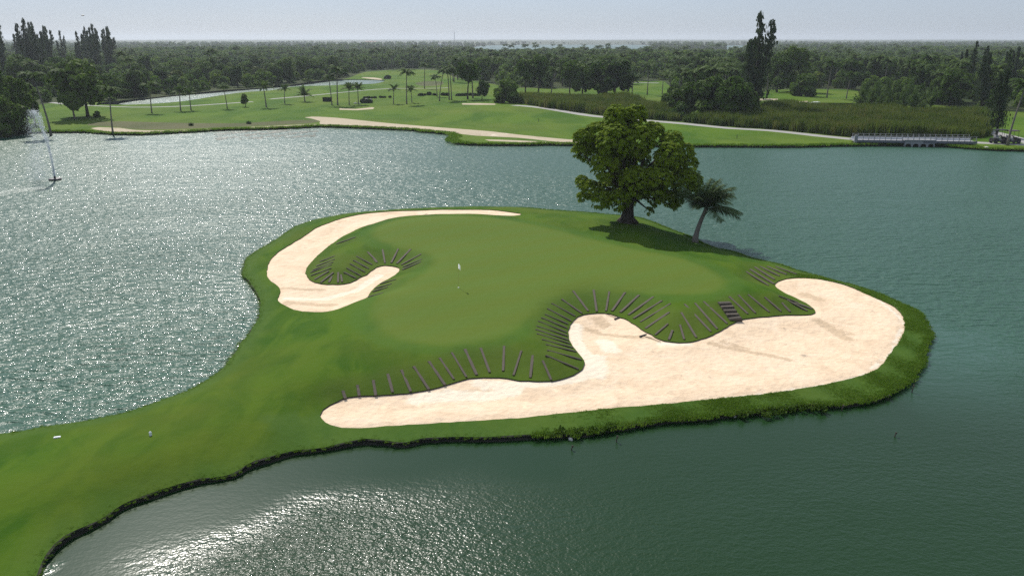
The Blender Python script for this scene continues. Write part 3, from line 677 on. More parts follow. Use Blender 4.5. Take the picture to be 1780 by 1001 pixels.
def broadleaf(h, w, seed, nl=11, n=1100, size=.5, base=.25):
    r = random.Random(seed); L = []
    for i in range(nl):
        a = r.uniform(0, 6.28); q = math.sqrt(r.random()) * .72; z = r.uniform(base + .15, .86)
        k = 1 - .35 * abs(z - .5) * 2
        L.append(((math.cos(a) * q * w / 2 * k, math.sin(a) * q * w / 2 * k, h * z), (w * r.uniform(.15, .24), w * r.uniform(.15, .24), h * r.uniform(.12, .2))))
    L.append(((0, 0, h * .82), (w * .22, w * .22, h * .18)))
    return L
def palm_meshes(h, lean, nf, fl, seed, droop=1.0, wind=(0, 0), mat=None, leaf_w=.07, nl=17, up=.5, trunk_r=.14, ll_=.24):
    r = random.Random(seed); tb = MB(); top = Vector((lean[0], lean[1], h))
    P = [Vector((lean[0] * t ** 1.6, lean[1] * t ** 1.6, h * t - (.4 if t == 0 else 0))) for t in (0, .12, .3, .5, .7, .87, 1)]
    tb.tube(P, [trunk_r * k for k in (1.9, 1.35, 1.1, 1, .9, .85, 1.0)], 8)
    if h > 3:
        for _ in range(5): tb.ball(top + Vector((r.uniform(-.25, .25), r.uniform(-.25, .25), r.uniform(-.35, -.1))), .13, 5, 4)
    cb = MB()
    for i in range(nf):
        a = 6.283 * i / nf * 1.0 + r.uniform(-.25, .25) + (i % 2) * .3; e = r.uniform(-.25, 1.25) * up + up * .35
        hd = Vector((math.cos(a), math.sin(a), 0)); L = fl * r.uniform(.8, 1.1)
        pts = []; p = top.copy(); d = (hd * math.cos(e) + Vector((0, 0, math.sin(e)))); k = 9
        for j in range(k + 1):
            pts.append(p.copy()); p = p + d * (L / k)
            d = (d + Vector((wind[0], wind[1], -.17 * droop)) * (1.0 if j > 1 else .3)).normalized()
        cb.tube([pts[0], pts[4], pts[9]], [.04, .025, .01], 4)
        for j in range(nl):
            t = .12 + .88 * (j + .5) / nl; fi = t * k; i0 = min(int(fi), k - 1); q = pts[i0].lerp(pts[i0 + 1], fi - i0)
            tg = (pts[i0 + 1] - pts[i0]).normalized(); sd_ = tg.cross(Vector((0, 0, 1)))
            if sd_.length < .05: sd_ = Vector((1, 0, 0))
            sd_.normalize(); ll = fl * ll_ * math.sin(math.pi * (.12 + .80 * t)) ** .6
            for s in (-1, 1):
                dr = (sd_ * s + tg * .55 + Vector((wind[0], wind[1], -.45 - r.uniform(0, .5))) * .9).normalized()
                e_ = q + dr * ll * r.uniform(.85, 1.1); w = tg * leaf_w * .5
                m = q.lerp(e_, .5) + Vector((0, 0, .04))
                cb.add([q - w, q + w, m + w * 1.1, m - w * 1.1, e_], [(0, 1, 2, 3), (3, 2, 4)])
    return tb.mesh('trunk', m_bark, True), cb.mesh('crown', mat or m_palmleaf)
def casuarina_meshes(h, w, seed, spires=1, n=1500, base=.12):
    r = random.Random(seed); tb = MB(); cb = MB()
    tb.tube([(0, 0, -.3), (.1, 0, h * .3), (0, .1, h * .65), (0, 0, h * .97)], [w * .045, w * .035, w * .02, .02], 7)
    tops = [(Vector((0, 0, 0)), 1.0)] + [(Vector((math.cos(k * 2.4) * w * .26, math.sin(k * 2.4) * w * .26, 0)), r.uniform(.72, .93)) for k in range(spires - 1)]
    nb = 46
    for off, hs in tops:
        if off.length: tb.tube([(0, 0, h * .3), off * .6 + Vector((0, 0, h * .45)), off + Vector((0, 0, h * hs * .97))], [w * .02, w * .015, .02], 5)
        for i in range(nb):
            t = base + (1 - base) * (i + r.random()) / nb; z = h * hs * t
            a = r.uniform(0, 6.28); L = w * .5 * (1 - t) ** .9 * (.6 + .55 * abs(math.sin(i * .55 + seed))) * r.uniform(.45, 1.15) / (1 + .18 * (spires - 1)) + .2
            d = Vector((math.cos(a), math.sin(a), r.uniform(.35, .9))); c0 = off * min(1, t * 1.2) + Vector((0, 0, z))
            for j in range(int(n / nb / len(tops))):
                q = r.random() ** .7; p = c0 + d * L * q + rvec(r) * (.3 + .14 * L)
                v = Vector((r.uniform(-.3, .3), r.uniform(-.3, .3), 1)).normalized() * r.uniform(.2, .5); u = v.cross(rvec(r)).normalized() * r.uniform(.05, .12)
                quad(cb, p, u, v)
    return tb.mesh('trunk', m_bark2, True), cb.mesh('crown', m_cas)

def tree_proto(name, tm, cm):
    root = bpy.data.objects.new(name, None); COL.objects.link(root)
    link('trunk', tm, root); link('crown', cm, root); kids(root); return root
PROTO = {}
def use(kind, x, y, label, cat, group=None, s=1.0, rz=None, name=None, z=None, sxy=None, tilt=None):
    tm, cm, nm = KIND[kind]
    root = bpy.data.objects.new(name or nm, None); COL.objects.link(root)
    for n_, me in (('trunk', tm), ('crown', cm)):
        if me: link(n_, me, root)
    root.location = (x, y, (float(zf([(x, y)])[0]) if z is None else z) - .05)
    root.rotation_euler = (tilt or 0, 0, RT.uniform(0, 6.28) if rz is None else rz); root.scale = (sxy or s, sxy or s, s)
    return tag(root, label, cat, group)
RT = random.Random(77)
def bl(h, w, seed, mat=m_leaf, n=2700, size=.42, nl=14, base=.10):
    L = broadleaf(h, w, seed, nl, base=base)
    return trunk_mesh('trunk', h, .018 * h + .05, m_bark2, seed, L[:6]), crown_mesh('crown', L, n, size, mat, seed)
KIND = {}
def reg(k, pair, nm): KIND[k] = (pair[0], pair[1], nm)
reg('palm_a', palm_meshes(9, (.5, .2), 23, 2.9, 1, up=.62, leaf_w=.15, droop=1.25), 'coconut_palm')
reg('palm_b', palm_meshes(7.5, (-.6, .3), 20, 2.8, 2, up=.65, leaf_w=.15, droop=1.2), 'coconut_palm')
reg('palm_c', palm_meshes(5.2, (.2, -.3), 17, 2.8, 3, up=.85, leaf_w=.14), 'coconut_palm')
reg('palm_d', palm_meshes(9.5, (1.6, .2), 22, 2.9, 4, up=.6, leaf_w=.15, droop=1.2), 'coconut_palm')
reg('palm_s', palm_meshes(1.6, (.1, 0), 16, 2.9, 5, up=.95, leaf_w=.14), 'coconut_palm')
reg('young', palm_meshes(.5, (0, 0), 14, 3.6, 6, up=1.15, droop=.9, leaf_w=.13), 'young_palm')
reg('leaf_a', bl(9, 8, 11), 'broadleaf_tree')
reg('leaf_b', bl(8, 9.5, 12, nl=14), 'broadleaf_tree')
reg('leaf_c', bl(10, 7, 13), 'broadleaf_tree')
reg('leaf_y', bl(7, 8, 14, m_leafy), 'broadleaf_tree')
reg('stem', bl(9, 9, 15, base=.42, n=1100), 'broadleaf_tree')
reg('bush', (None, bl(3.6, 5, 16, base=-.05, n=900, size=.45)[1]), 'bush')
reg('cas_a', casuarina_meshes(22, 7.5, 21, 3, 2000), 'casuarina_tree')
reg('cas_b', casuarina_meshes(21, 9, 22, 4, 3600), 'casuarina_tree')
reg('cas_c', casuarina_meshes(18, 7, 23, 2, 2200), 'casuarina_tree')

# ------------------------------------------------------------------ the big tree on the island
tb = at(1090, 386, 1.25); tx, ty = tb[0], tb[1]; tz = float(zisl([tb])[0]); sc_ = ppm(tx, ty, 4)
big = thing('almond_tree', (tx, ty, tz), 'big round tree with glossy clumped leaves on the island beside the water', 'tree')
vs_ = sc_ * math.cos(PITCH * .9)
lob_px = [(1064, 213, 23, 0), (1098, 211, 21, .5), (1083, 230, 27, 1.6), (1035, 240, 24, .3), (1008, 247, 18, 0), (1060, 252, 32, -1.8), (1100, 250, 30, -1), (1130, 240, 22, .8), (1160, 255, 23, 0),
    (1186, 270, 18, .6), (1150, 275, 26, -1.8), (1190, 292, 20, 0), (1020, 268, 22, .8), (1002, 268, 13, -.5), (1046, 290, 26, -1.6), (1080, 295, 28, 1.5), (1095, 315, 28, -2.2), (1132, 312, 27, -2.4),
    (1160, 302, 28, 1.6), (1180, 318, 26, -.6), (1203, 318, 17, .3), (1022, 330, 18, -.3), (1040, 345, 20, -1.2), (1060, 325, 24, .8), (1072, 345, 20, -1.8), (1100, 338, 24, 1.5), (1135, 335, 24, -.8),
    (1160, 345, 17, -.6), (1176, 345, 14, .8), (1010, 318, 12, .3), (1058, 353, 12, .6), (1127, 366, 7, -.5), (1070, 270, 28, 2.6), (1110, 285, 26, 2.8), (1200, 335, 13, 0), (1008, 342, 9, -.8), (1170, 357, 8, -.8)]
lobes = []
for px, py, r_, dy in lob_px:
    lobes.append((((px - 1090) / sc_, dy, (386 - py) / vs_ - dy * .1), (r_ / sc_,) * 3))
tbm = MB(); r = random.Random(9)
fork = Vector((.1, 0, 2.5))
tbm.tube([(-.1, 0, -.3), (0, 0, .25), (.05, 0, .9), (.05, 0, 1.8), fork], [.95, .70, .56, .50, .42], 12)
for k in range(7):
    a = k * .9 + .2; e = Vector((math.cos(a) * 1.15, math.sin(a) * 1.15, -.15)); tbm.tube([Vector((0, 0, .75)), e * .55 + Vector((0, 0, .3)), e], [.22, .2, .08], 6)
for c, rad in lobes:
    c = Vector(c); mid = fork.lerp(c, .45) + Vector((r.uniform(-.3, .3), r.uniform(-.3, .3), r.uniform(.1, .5))); tbm.tube([fork - Vector((0, 0, .3)), mid, c], [.2, .11, .04], 6)
tbm.obj('trunk', m_bark2, big, True)
cbm = MB()
for c, rad in lobes:
    c = Vector(c); R0 = rad[0]
    for _ in range(max(10, int(105 * R0 * R0))):
        d = rvec(r)
        if d.z < -.2 and r.random() < .55: d.z *= -1
        p = c + d * R0 * (r.uniform(.72, 1.0)); ax = (d * .7 + Vector((0, 0, .8)) + rvec(r) * .3).normalized()
        u = ax.cross(rvec(r)).normalized(); v = ax.cross(u); nl = 8; ls = r.uniform(.22, .34)
        for k in range(nl):
            w = 6.283 * k / nl + r.uniform(-.2, .2); h_ = u * math.cos(w) + v * math.sin(w); sd_ = ax.cross(h_)
            m = p + h_ * ls * .6 + ax * .05; e = p + h_ * ls - ax * ls * r.uniform(.1, .55)
            cbm.add([p, m - sd_ * ls * .27, e, m + sd_ * ls * .27], [(0, 1, 2, 3)])
cbm.obj('crown', m_big, big)
# palm beside it, leaning over the water, fronds blown right
pb = at(1208, 418, .55); pz = float(zisl([pb])[0])
tm, cm = palm_meshes(3.0, (.9, .3), 24, 3.3, 31, droop=.8, wind=(.075, -.01), mat=m_palmgrey, leaf_w=.05, nl=50, up=1.0, trunk_r=.2, ll_=.33)
ip = thing('coconut_palm', (pb[0], pb[1], pz), 'small windblown palm leaning over the island shore beside the big round tree', 'palm tree')
link('trunk', tm, ip); link('crown', cm, ip)

# ------------------------------------------------------------------ palms and trees on the far course
def P(px, py): a = at(px, py, ZF); return a[0], a[1]
def hand(kind, px, py, top, label, cat='palm tree', **kw):
    x, y = P(px, py); hpx = py - top; hm = hpx / ppm(x, y, 4) / math.cos(PITCH) 
    natural = {'palm_a': 10.3, 'palm_b': 8.8, 'palm_c': 7.4, 'palm_d': 10.8, 'palm_s': 4.2, 'young': 3.2, 'leaf_a': 9, 'leaf_b': 8, 'leaf_c': 10, 'leaf_y': 7, 'stem': 9, 'bush': 3.6, 'cas_a': 22, 'cas_b': 21, 'cas_c': 18}[kind]
    s = hm / natural
    return use(kind, x, y, label, cat, s=s, sxy=kw.pop('wide', 1) * max(.75, min(s, 1.35)) if 'palm' in kind else kw.pop('wide', 1) * s, **kw)
hand('palm_a', 196, 230, 152, 'tall palm standing alone in the small sand patch at the lake edge', rz=.5)
hand('palm_d', 88, 231, 128, 'leaning palm on the shore right behind the fountain spray', rz=2.9)
hand('palm_b', 61, 216, 158, 'short palm left of the fountain spray behind the shore')
hand('palm_d', 130, 208, 125, 'leaning palm just left of the dark tree by the round shrub', rz=2.6)
hand('leaf_b', 153, 205, 113, 'dark spreading tree beside a round shrub near the left shore', 'tree', wide=1.0)
hand('bush', 169, 205, 195, 'small round dark shrub at the foot of the spreading tree', 'shrub')
hand('palm_b', 264, 197, 146, 'palm between the sand patch and the river, leaning slightly left')
hand('palm_c', 314, 192, 149, 'left one of two slim palms close together beside the river')
hand('palm_c', 332, 191, 152, 'right one of two slim palms close together beside the river')
hand('palm_b', 395, 188, 147, 'palm on the river bank just left of a tiny young tree', rz=1)
hand('leaf_c', 427, 186, 165, 'tiny slim young tree on the fairway between two palms', 'tree', wide=1.0)
hand('palm_c', 463, 187, 141, 'slim palm on the left fairway just right of the tiny young tree')
hand('palm_c', 495, 181, 148, 'bushy palm rising from a dark ground-cover patch left of a stemless palm')
hand('palm_s', 530, 177, 151, 'short palm with almost no stem in the left fairway')
hand('palm_a', 577, 182, 130, 'tall palm beside the low dark hedge block, left of its taller twin')
hand('palm_a', 587, 182, 116, 'tallest palm of the left fairway, right of its twin by the hedge block')
hand('palm_c', 607, 181, 143, 'palm with upright fronds just behind the long thin bunker')
hand('palm_c', 623, 180, 143, 'slim palm by white stones above the long thin bunker')
hand('palm_c', 684, 180, 147, 'palm alone in mid fairway at the end of the row of low shrubs')
hand('palm_a', 707, 181, 122, 'tall thick-headed palm in mid fairway with a short palm at its side')
hand('palm_c', 716, 179, 150, 'short palm right beside the tall thick-headed one in mid fairway')
hand('palm_a', 738, 155, 112, 'tall palm by the brown patch at the back of the fairway')
hand('palm_b', 760, 170, 134, 'palm left of the leaning one in the fairway grove')
hand('palm_d', 764, 178, 124, 'palm with a bent leaning stem in the fairway grove', rz=.2)
hand('palm_a', 781, 176, 119, 'left palm of a touching pair in the fairway grove')
hand('palm_a', 785, 176, 124, 'right palm of a touching pair in the fairway grove', rz=2)
hand('stem', 813, 175, 116, 'tree with forked bare stems and a wide crown in the fairway grove', 'tree', wide=.9)
hand('leaf_b', 838, 174, 143, 'small dark umbrella-shaped tree above the pale straight bunker', 'tree', wide=.75)
hand('palm_c', 822, 172, 120, 'thin palm between the forked tree and the umbrella-shaped tree')
hand('bush', 880, 182, 144, 'large dark bush at the right end of the pale straight bunker', 'bush', wide=1.0)
hand('palm_c', 873, 176, 136, 'palm growing out of the top of the large dark bush')
hand('stem', 913, 168, 108, 'forked tree left of the belt above the reeds', 'tree', wide=.8)
hand('stem', 936, 168, 104, 'second forked tree from the left above the reeds', 'tree', wide=.8)
hand('palm_b', 958, 170, 120, 'palm hemmed in between forked trees above the reeds')
hand('stem', 990, 171, 112, 'tree with pale bare stems in the middle of the belt above the reeds', 'tree', wide=.8)
hand('leaf_c', 1012, 172, 118, 'dense dark tree left of the grey bushy one above the reeds', 'tree', wide=1.1)
hand('leaf_c', 1068, 174, 112, 'grey-green bushy tree at the right end of the belt above the reeds', 'tree', wide=1.3)
hand('leaf_a', 1040, 171, 114, 'broad tree left of the grey-green bushy one above the reeds', 'tree', wide=1.1)
hand('palm_c', 1098, 175, 132, 'low palm at the left edge of the open green clearing')
hand('palm_a', 1125, 165, 112, 'tall slim palm in the middle of the open green clearing')
hand('palm_b', 1151, 164, 126, 'palm at the right side of the open green clearing')
hand('cas_b', 1309, 196, 41, 'very tall dark casuarina with several pointed tops above all its neighbours', 'tree', wide=1.35)
hand('palm_c', 1207, 208, 184, 'short pale palm in front of the dark thicket by the path')
hand('palm_a', 1333, 172, 114, 'tall palm just right of the very tall casuarina')
hand('palm_b', 1316, 172, 140, 'low palm between the very tall casuarina and its right neighbour')
hand('palm_a', 1437, 172, 108, 'tall palm behind the right of two parked golf carts')
hand('palm_b', 1471, 173, 128, 'palm left of the row of young palms')
hand('bush', 1395, 169, 134, 'big round dark bush behind the two parked golf carts', 'bush', wide=1.05)
hand('leaf_a', 1375, 160, 90, 'dark round tree behind the big round bush', 'tree', wide=.95)
hand('leaf_a', 1350, 162, 100, 'dark tree between the tall palm and the big round bush', 'tree', wide=.9)
hand('palm_d', 1751, 252, 140, 'curved palm on the shore beside the dark golf cart', rz=.1)
hand('cas_c', 1732, 236, 128, 'narrow drooping casuarina just above the dark golf cart', 'tree', wide=1.1)
hand('bush', 1705, 204, 187, 'bright green small bush in front of the dark right-hand trees', 'bush', wide=.9)
hand('young', 1702, 214, 196, 'pale-fronded banana-like plant beside the bright green bush', 'plant', wide=1)
RT.seed(5)
nth = ('leftmost', 'second from the left', 'third from the left', 'fourth from the left', 'middle', 'fourth from the right', 'third from the right', 'second from the right', 'rightmost')
for i in range(9):
    x, y = P(1495 + i * 15.2, 193 + 3 * math.sin(i * 1.3) + i * .3); use('young', x, y, 'young stemless palm, %s in the front row above the reeds' % nth[i], 'palm tree', 'row of young palms above the reeds', s=RT.uniform(1.25, 1.6), sxy=RT.uniform(.95, 1.2))
nth = ('leftmost', 'second from the left', 'third from the left', 'middle', 'third from the right', 'second from the right', 'rightmost')
for i in range(7):
    x, y = P(1503 + i * 19, 183 + 2 * math.sin(i * 2)); use('young', x, y, 'young stemless palm, %s in the back row above the reeds' % nth[i], 'palm tree', 'row of young palms above the reeds', s=RT.uniform(1.3, 1.7), sxy=RT.uniform(.95, 1.2))
# thicket round the tall casuarina
for i, (px, py, top, k, wd) in enumerate([(1175, 202, 158, 'leaf_b', .8), (1192, 205, 148, 'leaf_a', .95), (1212, 206, 152, 'leaf_a', 1.0), (1232, 208, 140, 'leaf_c', 1.2), (1252, 209, 147, 'leaf_a', 1), (1272, 210, 138, 'leaf_b', .8), (1290, 208, 150, 'leaf_c', 1.2),
        (1165, 196, 155, 'leaf_b', .7), (1298, 206, 160, 'bush', .9), (1183, 207, 180, 'bush', 1.3), (1222, 209, 176, 'bush', 1.3), (1262, 211, 178, 'bush', 1.3)]):
    o_ = ('first', 'second', 'third', 'fourth', 'fifth', 'sixth', 'seventh', 'eighth')
    if k == 'bush': hand(k, px, py, top, {8: 'bush right at the foot of the very tall casuarina', 9: 'left one of the low bushes fronting the dark thicket', 10: 'middle one of the low bushes fronting the dark thicket', 11: 'right one of the low bushes fronting the dark thicket'}[i], 'bush', wide=wd, group='bushes at the foot of the dark thicket')
    else: hand(k, px, py, top, 'dark round-headed thicket tree, %s from the left before the very tall casuarina' % o_[{7: 0}.get(i, i + 1)], 'tree', wide=wd, group='trees of the dark thicket')
for px, py, top, wh_ in [(1180, 198, 128, 'left'), (1207, 200, 122, 'middle'), (1243, 200, 118, 'right')]:
    hand('palm_b', px, py, top, wh_ + ' one of three palm heads rising out of the dark thicket', group='palms in the dark thicket')
# dark trees at the left edge by the water
for i, (px, py, top, k, wd) in enumerate([(-12, 226, 120, 'leaf_a', .9), (14, 224, 142, 'leaf_b', .8), (36, 221, 140, 'leaf_a', .7), (8, 232, 168, 'leaf_b', .9), (-30, 230, 130, 'leaf_b', .8), (48, 214, 150, 'leaf_c', .9), (26, 230, 185, 'bush', 1.1), (-6, 234, 190, 'bush', 1.1)]):
    if k == 'bush': hand(k, px, py, top, 'dark bush at the water line on the left edge, ' + ('the right one' if px > 0 else 'the left one'), 'bush', wide=wd, group='dark bushes on the left shore')
    else: hand(k, px, py, top, 'dark leafy tree crowding the left shore, ' + ('leftmost but one', 'tallest of its clump', 'just left of the short palm', 'lowest and nearest the water', 'leftmost of all', 'beside the short palm')[min(i, 5)], 'tree', wide=wd, group='dark trees on the left shore')

clear = [pg([(x_, y_ + (0 if y_ > 0 else 0)) for x_, y_ in river_px]), pg([(560, 168), (600, 135), (625, 128), (700, 121), (745, 122), (760, 128), (775, 140), (800, 175), (870, 185), (560, 185)]), pg([(1093, 172), (1095, 141), (1150, 140), (1166, 170)]), pg([(1322, 190), (1322, 163), (1480, 158), (1495, 185)]), pg([(885, 172), (885, 156), (1090, 156), (1090, 175)])]
def blocked(x, y): return any(inside(c, np.array([[x, y]]))[0] for c in clear)
LAND = [(60, 'at the left edge'), (110, 'behind the fountain spray'), (185, 'behind the dark spreading tree'), (230, 'behind the palm in the sand patch'), (290, 'behind the left-leaning lone palm'), (323, 'behind the left close-set palm'),
    (360, 'behind the right close-set palm'), (412, 'behind the palm left of the tiny tree'), (445, 'behind the tiny slim tree'), (480, 'behind the slim palm right of the tiny tree'), (515, 'behind the bushy twin palm'), (552, 'behind the nearly stemless palm'), (597, 'behind the two hedge palms'),
    (650, 'behind the long thin bunker'), (695, 'behind the palm ending the shrub row'), (725, 'behind the tall thick-headed palm'), (750, 'by the brown patch'), (775, 'behind the bent palm'), (800, 'behind the touching palm pair'), (826, 'behind the forked fairway tree'), (860, 'behind the umbrella-shaped tree'), (900, 'behind the large dark bush'),
    (925, 'behind the leftmost forked tree'), (947, 'behind the second forked tree'), (975, 'behind the hemmed-in palm'), (1002, 'behind the pale bare stems'), (1026, 'behind the dense dark tree'), (1055, 'behind the broad tree'), (1090, 'behind the grey-green bushy tree'), (1112, 'at the left side of the clearing'), (1138, 'behind the tall slim clearing palm'), (1166, 'at the right side of the clearing'),
    (1200, 'over the left end of the thicket'), (1235, 'over the middle of the thicket'), (1270, 'over the right half of the thicket'), (1300, 'just left of the very tall casuarina'), (1325, 'right at the very tall casuarina'), (1345, 'beside the tallest casuarina'), (1372, 'left of the big round bush'), (1400, 'behind the big round bush'), (1428, 'right of the big round bush'), (1455, 'behind the palm near the carts'),
    (1490, 'left of the young palm row'), (1520, 'behind the left young palms'), (1550, 'behind the left-middle young palms'), (1580, 'behind the right-middle young palms'), (1640, 'behind the right young palms'), (1675, 'right of the young palm row'), (1705, 'behind the bright green bush'), (1735, 'behind the narrow drooping casuarina'), (1765, 'behind the curved shore palm'), (9999, 'at the right edge')]
def where(x, y):
    q = project(x, y, .5)[0]
    return [t for lim, t in LAND if q < lim][0]
def belt(n, poly_px, kinds, hrange, ext, grp, seed, mind=4.5):
    rr = random.Random(seed); poly = pg(poly_px, step=50); lo = poly.min(0); hi = poly.max(0); got = []; tries = 0; put = []
    while len(got) < n and tries < 20000:
        tries += 1; x, y = rr.uniform(lo[0], hi[0]), rr.uniform(lo[1], hi[1])
        if not inside(poly, np.array([[x, y]]))[0] or blocked(x, y): continue
        if any((x - a) ** 2 + (y - b) ** 2 < mind ** 2 for a, b in got): continue
        got.append((x, y)); k = rr.choice(kinds); h0 = {'p': 9.5, 'l': 9, 's': 9, 'c': 21, 'b': 3.6, 'y': 3.2}[k[0]]
        s = rr.uniform(*hrange[k[0]]) / h0
        cat = 'palm tree' if k[0] == 'p' else 'tree'
        what = {'p': 'palm', 'l': 'leafy tree', 's': 'bare-stemmed tree', 'c': 'tall casuarina'}[k[0]]
        put.append((k, x, y, what, cat, s, rr.uniform(.9, 1.15)))
    from collections import defaultdict
    seg = defaultdict(list)
    for p_ in put: seg[(where(p_[1], p_[2]), p_[3])].append(p_)
    for (wh, what), L_ in seg.items():
        L_.sort(key=lambda p_: p_[2])
        for i, (k, x, y, w_, cat, s, wd) in enumerate(L_):
            row = ('nearest ', 'second nearest ', 'third nearest ', 'fourth nearest ', 'fifth nearest ', 'deep-set ')[min(i, 5)] if len(L_) > 1 else ''
            yl = {'leaf_y': 'yellowish ', 'palm_d': 'leaning '}.get(k, '')
            use(k, x, y, row + yl + what + ' ' + ext + wh, cat, what + 's ' + grp, s=s, sxy=s * wd)
hr = {'p': (8, 11), 'l': (7, 10), 's': (8, 10), 'c': (18, 24)}
belt(84, [(190, 181), (240, 171.5), (300, 164.5), (400, 156), (500, 148), (560, 141.5), (600, 136), (560, 122), (400, 128), (300, 134), (160, 145), (120, 165)], ['leaf_a', 'leaf_b', 'leaf_b', 'leaf_c', 'leaf_y'], {'l': (6, 9.5)}, 'across the river ', 'along the far river bank', 1, 3.5)
belt(26, [(-80, 205), (130, 183), (185, 170), (120, 140), (-60, 140), (-160, 190)], ['leaf_a', 'leaf_b', 'leaf_c'], {'l': (8, 11)}, 'of the left wood ', 'in the dark wood on the left', 2)
belt(34, [(-100, 150), (108, 148), (90, 122), (-120, 122)], ['cas_a', 'cas_b', 'cas_c', 'cas_a'], {'c': (20, 26)}, 'on the skyline ', 'on the left skyline', 3, 3.2)
belt(12, [(140, 140), (196, 138), (196, 122), (140, 122)], ['cas_a', 'cas_b'], {'c': (20, 24.5)}, 'of the second stand ', 'in the second skyline stand', 4, 3)
belt(40, [(600, 131), (640, 124), (760, 122), (860, 135), (860, 120), (760, 112), (600, 115)], ['palm_a', 'palm_b', 'palm_a', 'palm_d'], {'p': (9, 12)}, 'of the palm wood ', 'in the palm wood behind the fairway', 5, 4)
belt(44, [(760, 150), (885, 160), (1095, 160), (1095, 135), (860, 128), (770, 135)], ['palm_a', 'palm_b', 'stem', 'leaf_c', 'stem'], {'p': (9, 12), 'l': (8, 11), 's': (8, 11)}, 'of the middle belt ', 'in the middle tree belt', 6)
belt(22, [(1160, 190), (1300, 190), (1320, 160), (1300, 135), (1100, 138), (1165, 145)], ['palm_a', 'palm_b', 'leaf_a', 'leaf_c'], {'p': (9, 12), 'l': (8, 11)}, 'of the wood ', 'behind the dark thicket', 7)
belt(36, [(1320, 160), (1480, 157), (1640, 172), (1660, 150), (1480, 138), (1320, 140)], ['palm_a', 'leaf_a', 'leaf_b', 'leaf_c', 'palm_b'], {'p': (10, 12), 'l': (8, 11)}, 'of the dark right wood ', 'behind the carts and young palms', 8)
belt(34, [(1640, 200), (1690, 205), (1790, 190), (1860, 200), (1860, 150), (1640, 155)], ['cas_c', 'cas_a', 'leaf_a', 'leaf_b', 'cas_c'], {'c': (14, 18), 'l': (8, 11)}, 'of the rightmost wood ', 'in the dark wood on the right', 9, 3.5)

# forest beyond, reads as one mass
rf = np.random.RandomState(12); fp = []; fs = []
d = 190.0
while d < 2900:
    stp = max(7, d * .0105); w = d * .72
    for x in np.arange(-w, w, stp * (1.0 if d < 900 else 1.3)):
        fp.append((x + rf.uniform(-.5, .5) * stp, d + rf.uniform(-.5, .5) * stp)); fs.append(d)
    d += stp
fp = np.array(fp); fs = np.array(fs)
ok = np.ones(len(fp), bool)
for c in clear: ok &= ~inside(c, fp)
for c in (lag, lag2, lag3): ok &= ~inside(c, fp)
frontpx = np.array([project(x, y, .5) for x, y in fp])
front = np.interp(frontpx[:, 0], FX, FY) - 1.5
ok &= frontpx[:, 1] < front
nz = np.array([math.sin(x / 61) + math.sin(y / 83 + x / 140) + math.sin((x - y) / 37) for x, y in fp])
ok &= ~((nz < -1.6) & (fs > 500) & (fs < 1100))
front_low = (np.abs(fp[:, 0] - .1 * fp[:, 1]) < .16 * fp[:, 1]) & (fs > 950) & (fs < 1300)
fp, fs, nz, fl_ = fp[ok], fs[ok], nz[ok], front_low[ok]
scl = (0.72 + .12 * nz + rf.uniform(-.15, .2, len(fp))) * np.where(fl_, .55, 1.0) * (1 + smooth(600, 2800, fs) * .25)
scl = scl * (.55 + .45 * smooth(230, 420, fs))
scl = np.clip(scl, .35, 1.3)
srcs = []
for i in range(4):
    L = broadleaf(9, 9.5, 40 + i, 10, base=-.15); srcs.append(crown_mesh('forest_crown', L, 1000, .6, m_for, 50 + i))
L = broadleaf(9, 8, 60, 8, base=-.1); srcs.append(crown_mesh('forest_crown', L, 1000, .6, m_leaf, 61))
scatter('distant_forest', [(x, y, .3) for x, y in fp], srcs, scl, seed=2)
pm = [KIND['palm_a'], KIND['palm_b']]
mbp = []
sel = rf.rand(len(fp)) < np.where(fs < 700, .09, .02) * np.where(fp[:, 0] < -20, .3, 1)
sel &= (np.abs(fp[:, 0]) < fs)
q = fp[sel]; scatter('distant_palms', [(x, y, 1.5) for x, y in q], [KIND['palm_a'][1], KIND['palm_b'][1]], (.9, 1.25), seed=3)
# very far canopy to the horizon
rows = [2800, 3000, 3250, 3600, 4000, 4500, 5200, 6000, 7000, 8500]; mbf = MB(); nC = 500
for j, dd in enumerate(rows):
    for i in range(nC):
        a = -1.0 + 2.0 * i / (nC - 1)
        z = 7.5 + 1.4 * math.sin(a * 37 + j) + 1.2 * math.sin(a * 91 + j * 2.2) + rf.uniform(-1.3, 1.3) + j * .6 if j else .3
        mbf.v.append((a * dd, dd + rf.uniform(-20, 20), z))
for j in range(len(rows) - 1):
    for i in range(nC - 1): mbf.f.append((j * nC + i, j * nC + i + 1, (j + 1) * nC + i + 1, (j + 1) * nC + i))
m_canopy = plain('far_canopy', (.035, .055, .022), .9, .5, .02)
tag(mbf.obj('far_forest', m_canopy), kind='stuff')

# ------------------------------------------------------------------ reeds, rough grass
def blade_clump(seed, n, h, spread, w, mat, lean=.25):
    r = random.Random(seed); mb = MB()
    for _ in range(n):
        x, y = r.uniform(-spread, spread), r.uniform(-spread, spread); a = r.uniform(0, 6.28); hh = h * r.uniform(.55, 1.1); l = lean * hh * r.uniform(.2, 1.2)
        dx, dy = math.cos(a), math.sin(a); u = Vector((-dy, dx, 0)) * w
        b = Vector((x, y, -.05)); m = b + Vector((dx * l * .35, dy * l * .35, hh * .6)); t = b + Vector((dx * l, dy * l, hh))
        mb.add([b - u, b + u, m + u * .8, m - u * .8, t], [(0, 1, 2, 3), (3, 2, 4)])
    return mb.mesh('clump', mat)
reed_src = [blade_clump(70 + i, 80, 2.3, .9, .06, m_reed) for i in range(4)]
rp = regs[[i for i, g in enumerate(regs) if g[0] == 'reed_ground'][0]][1]
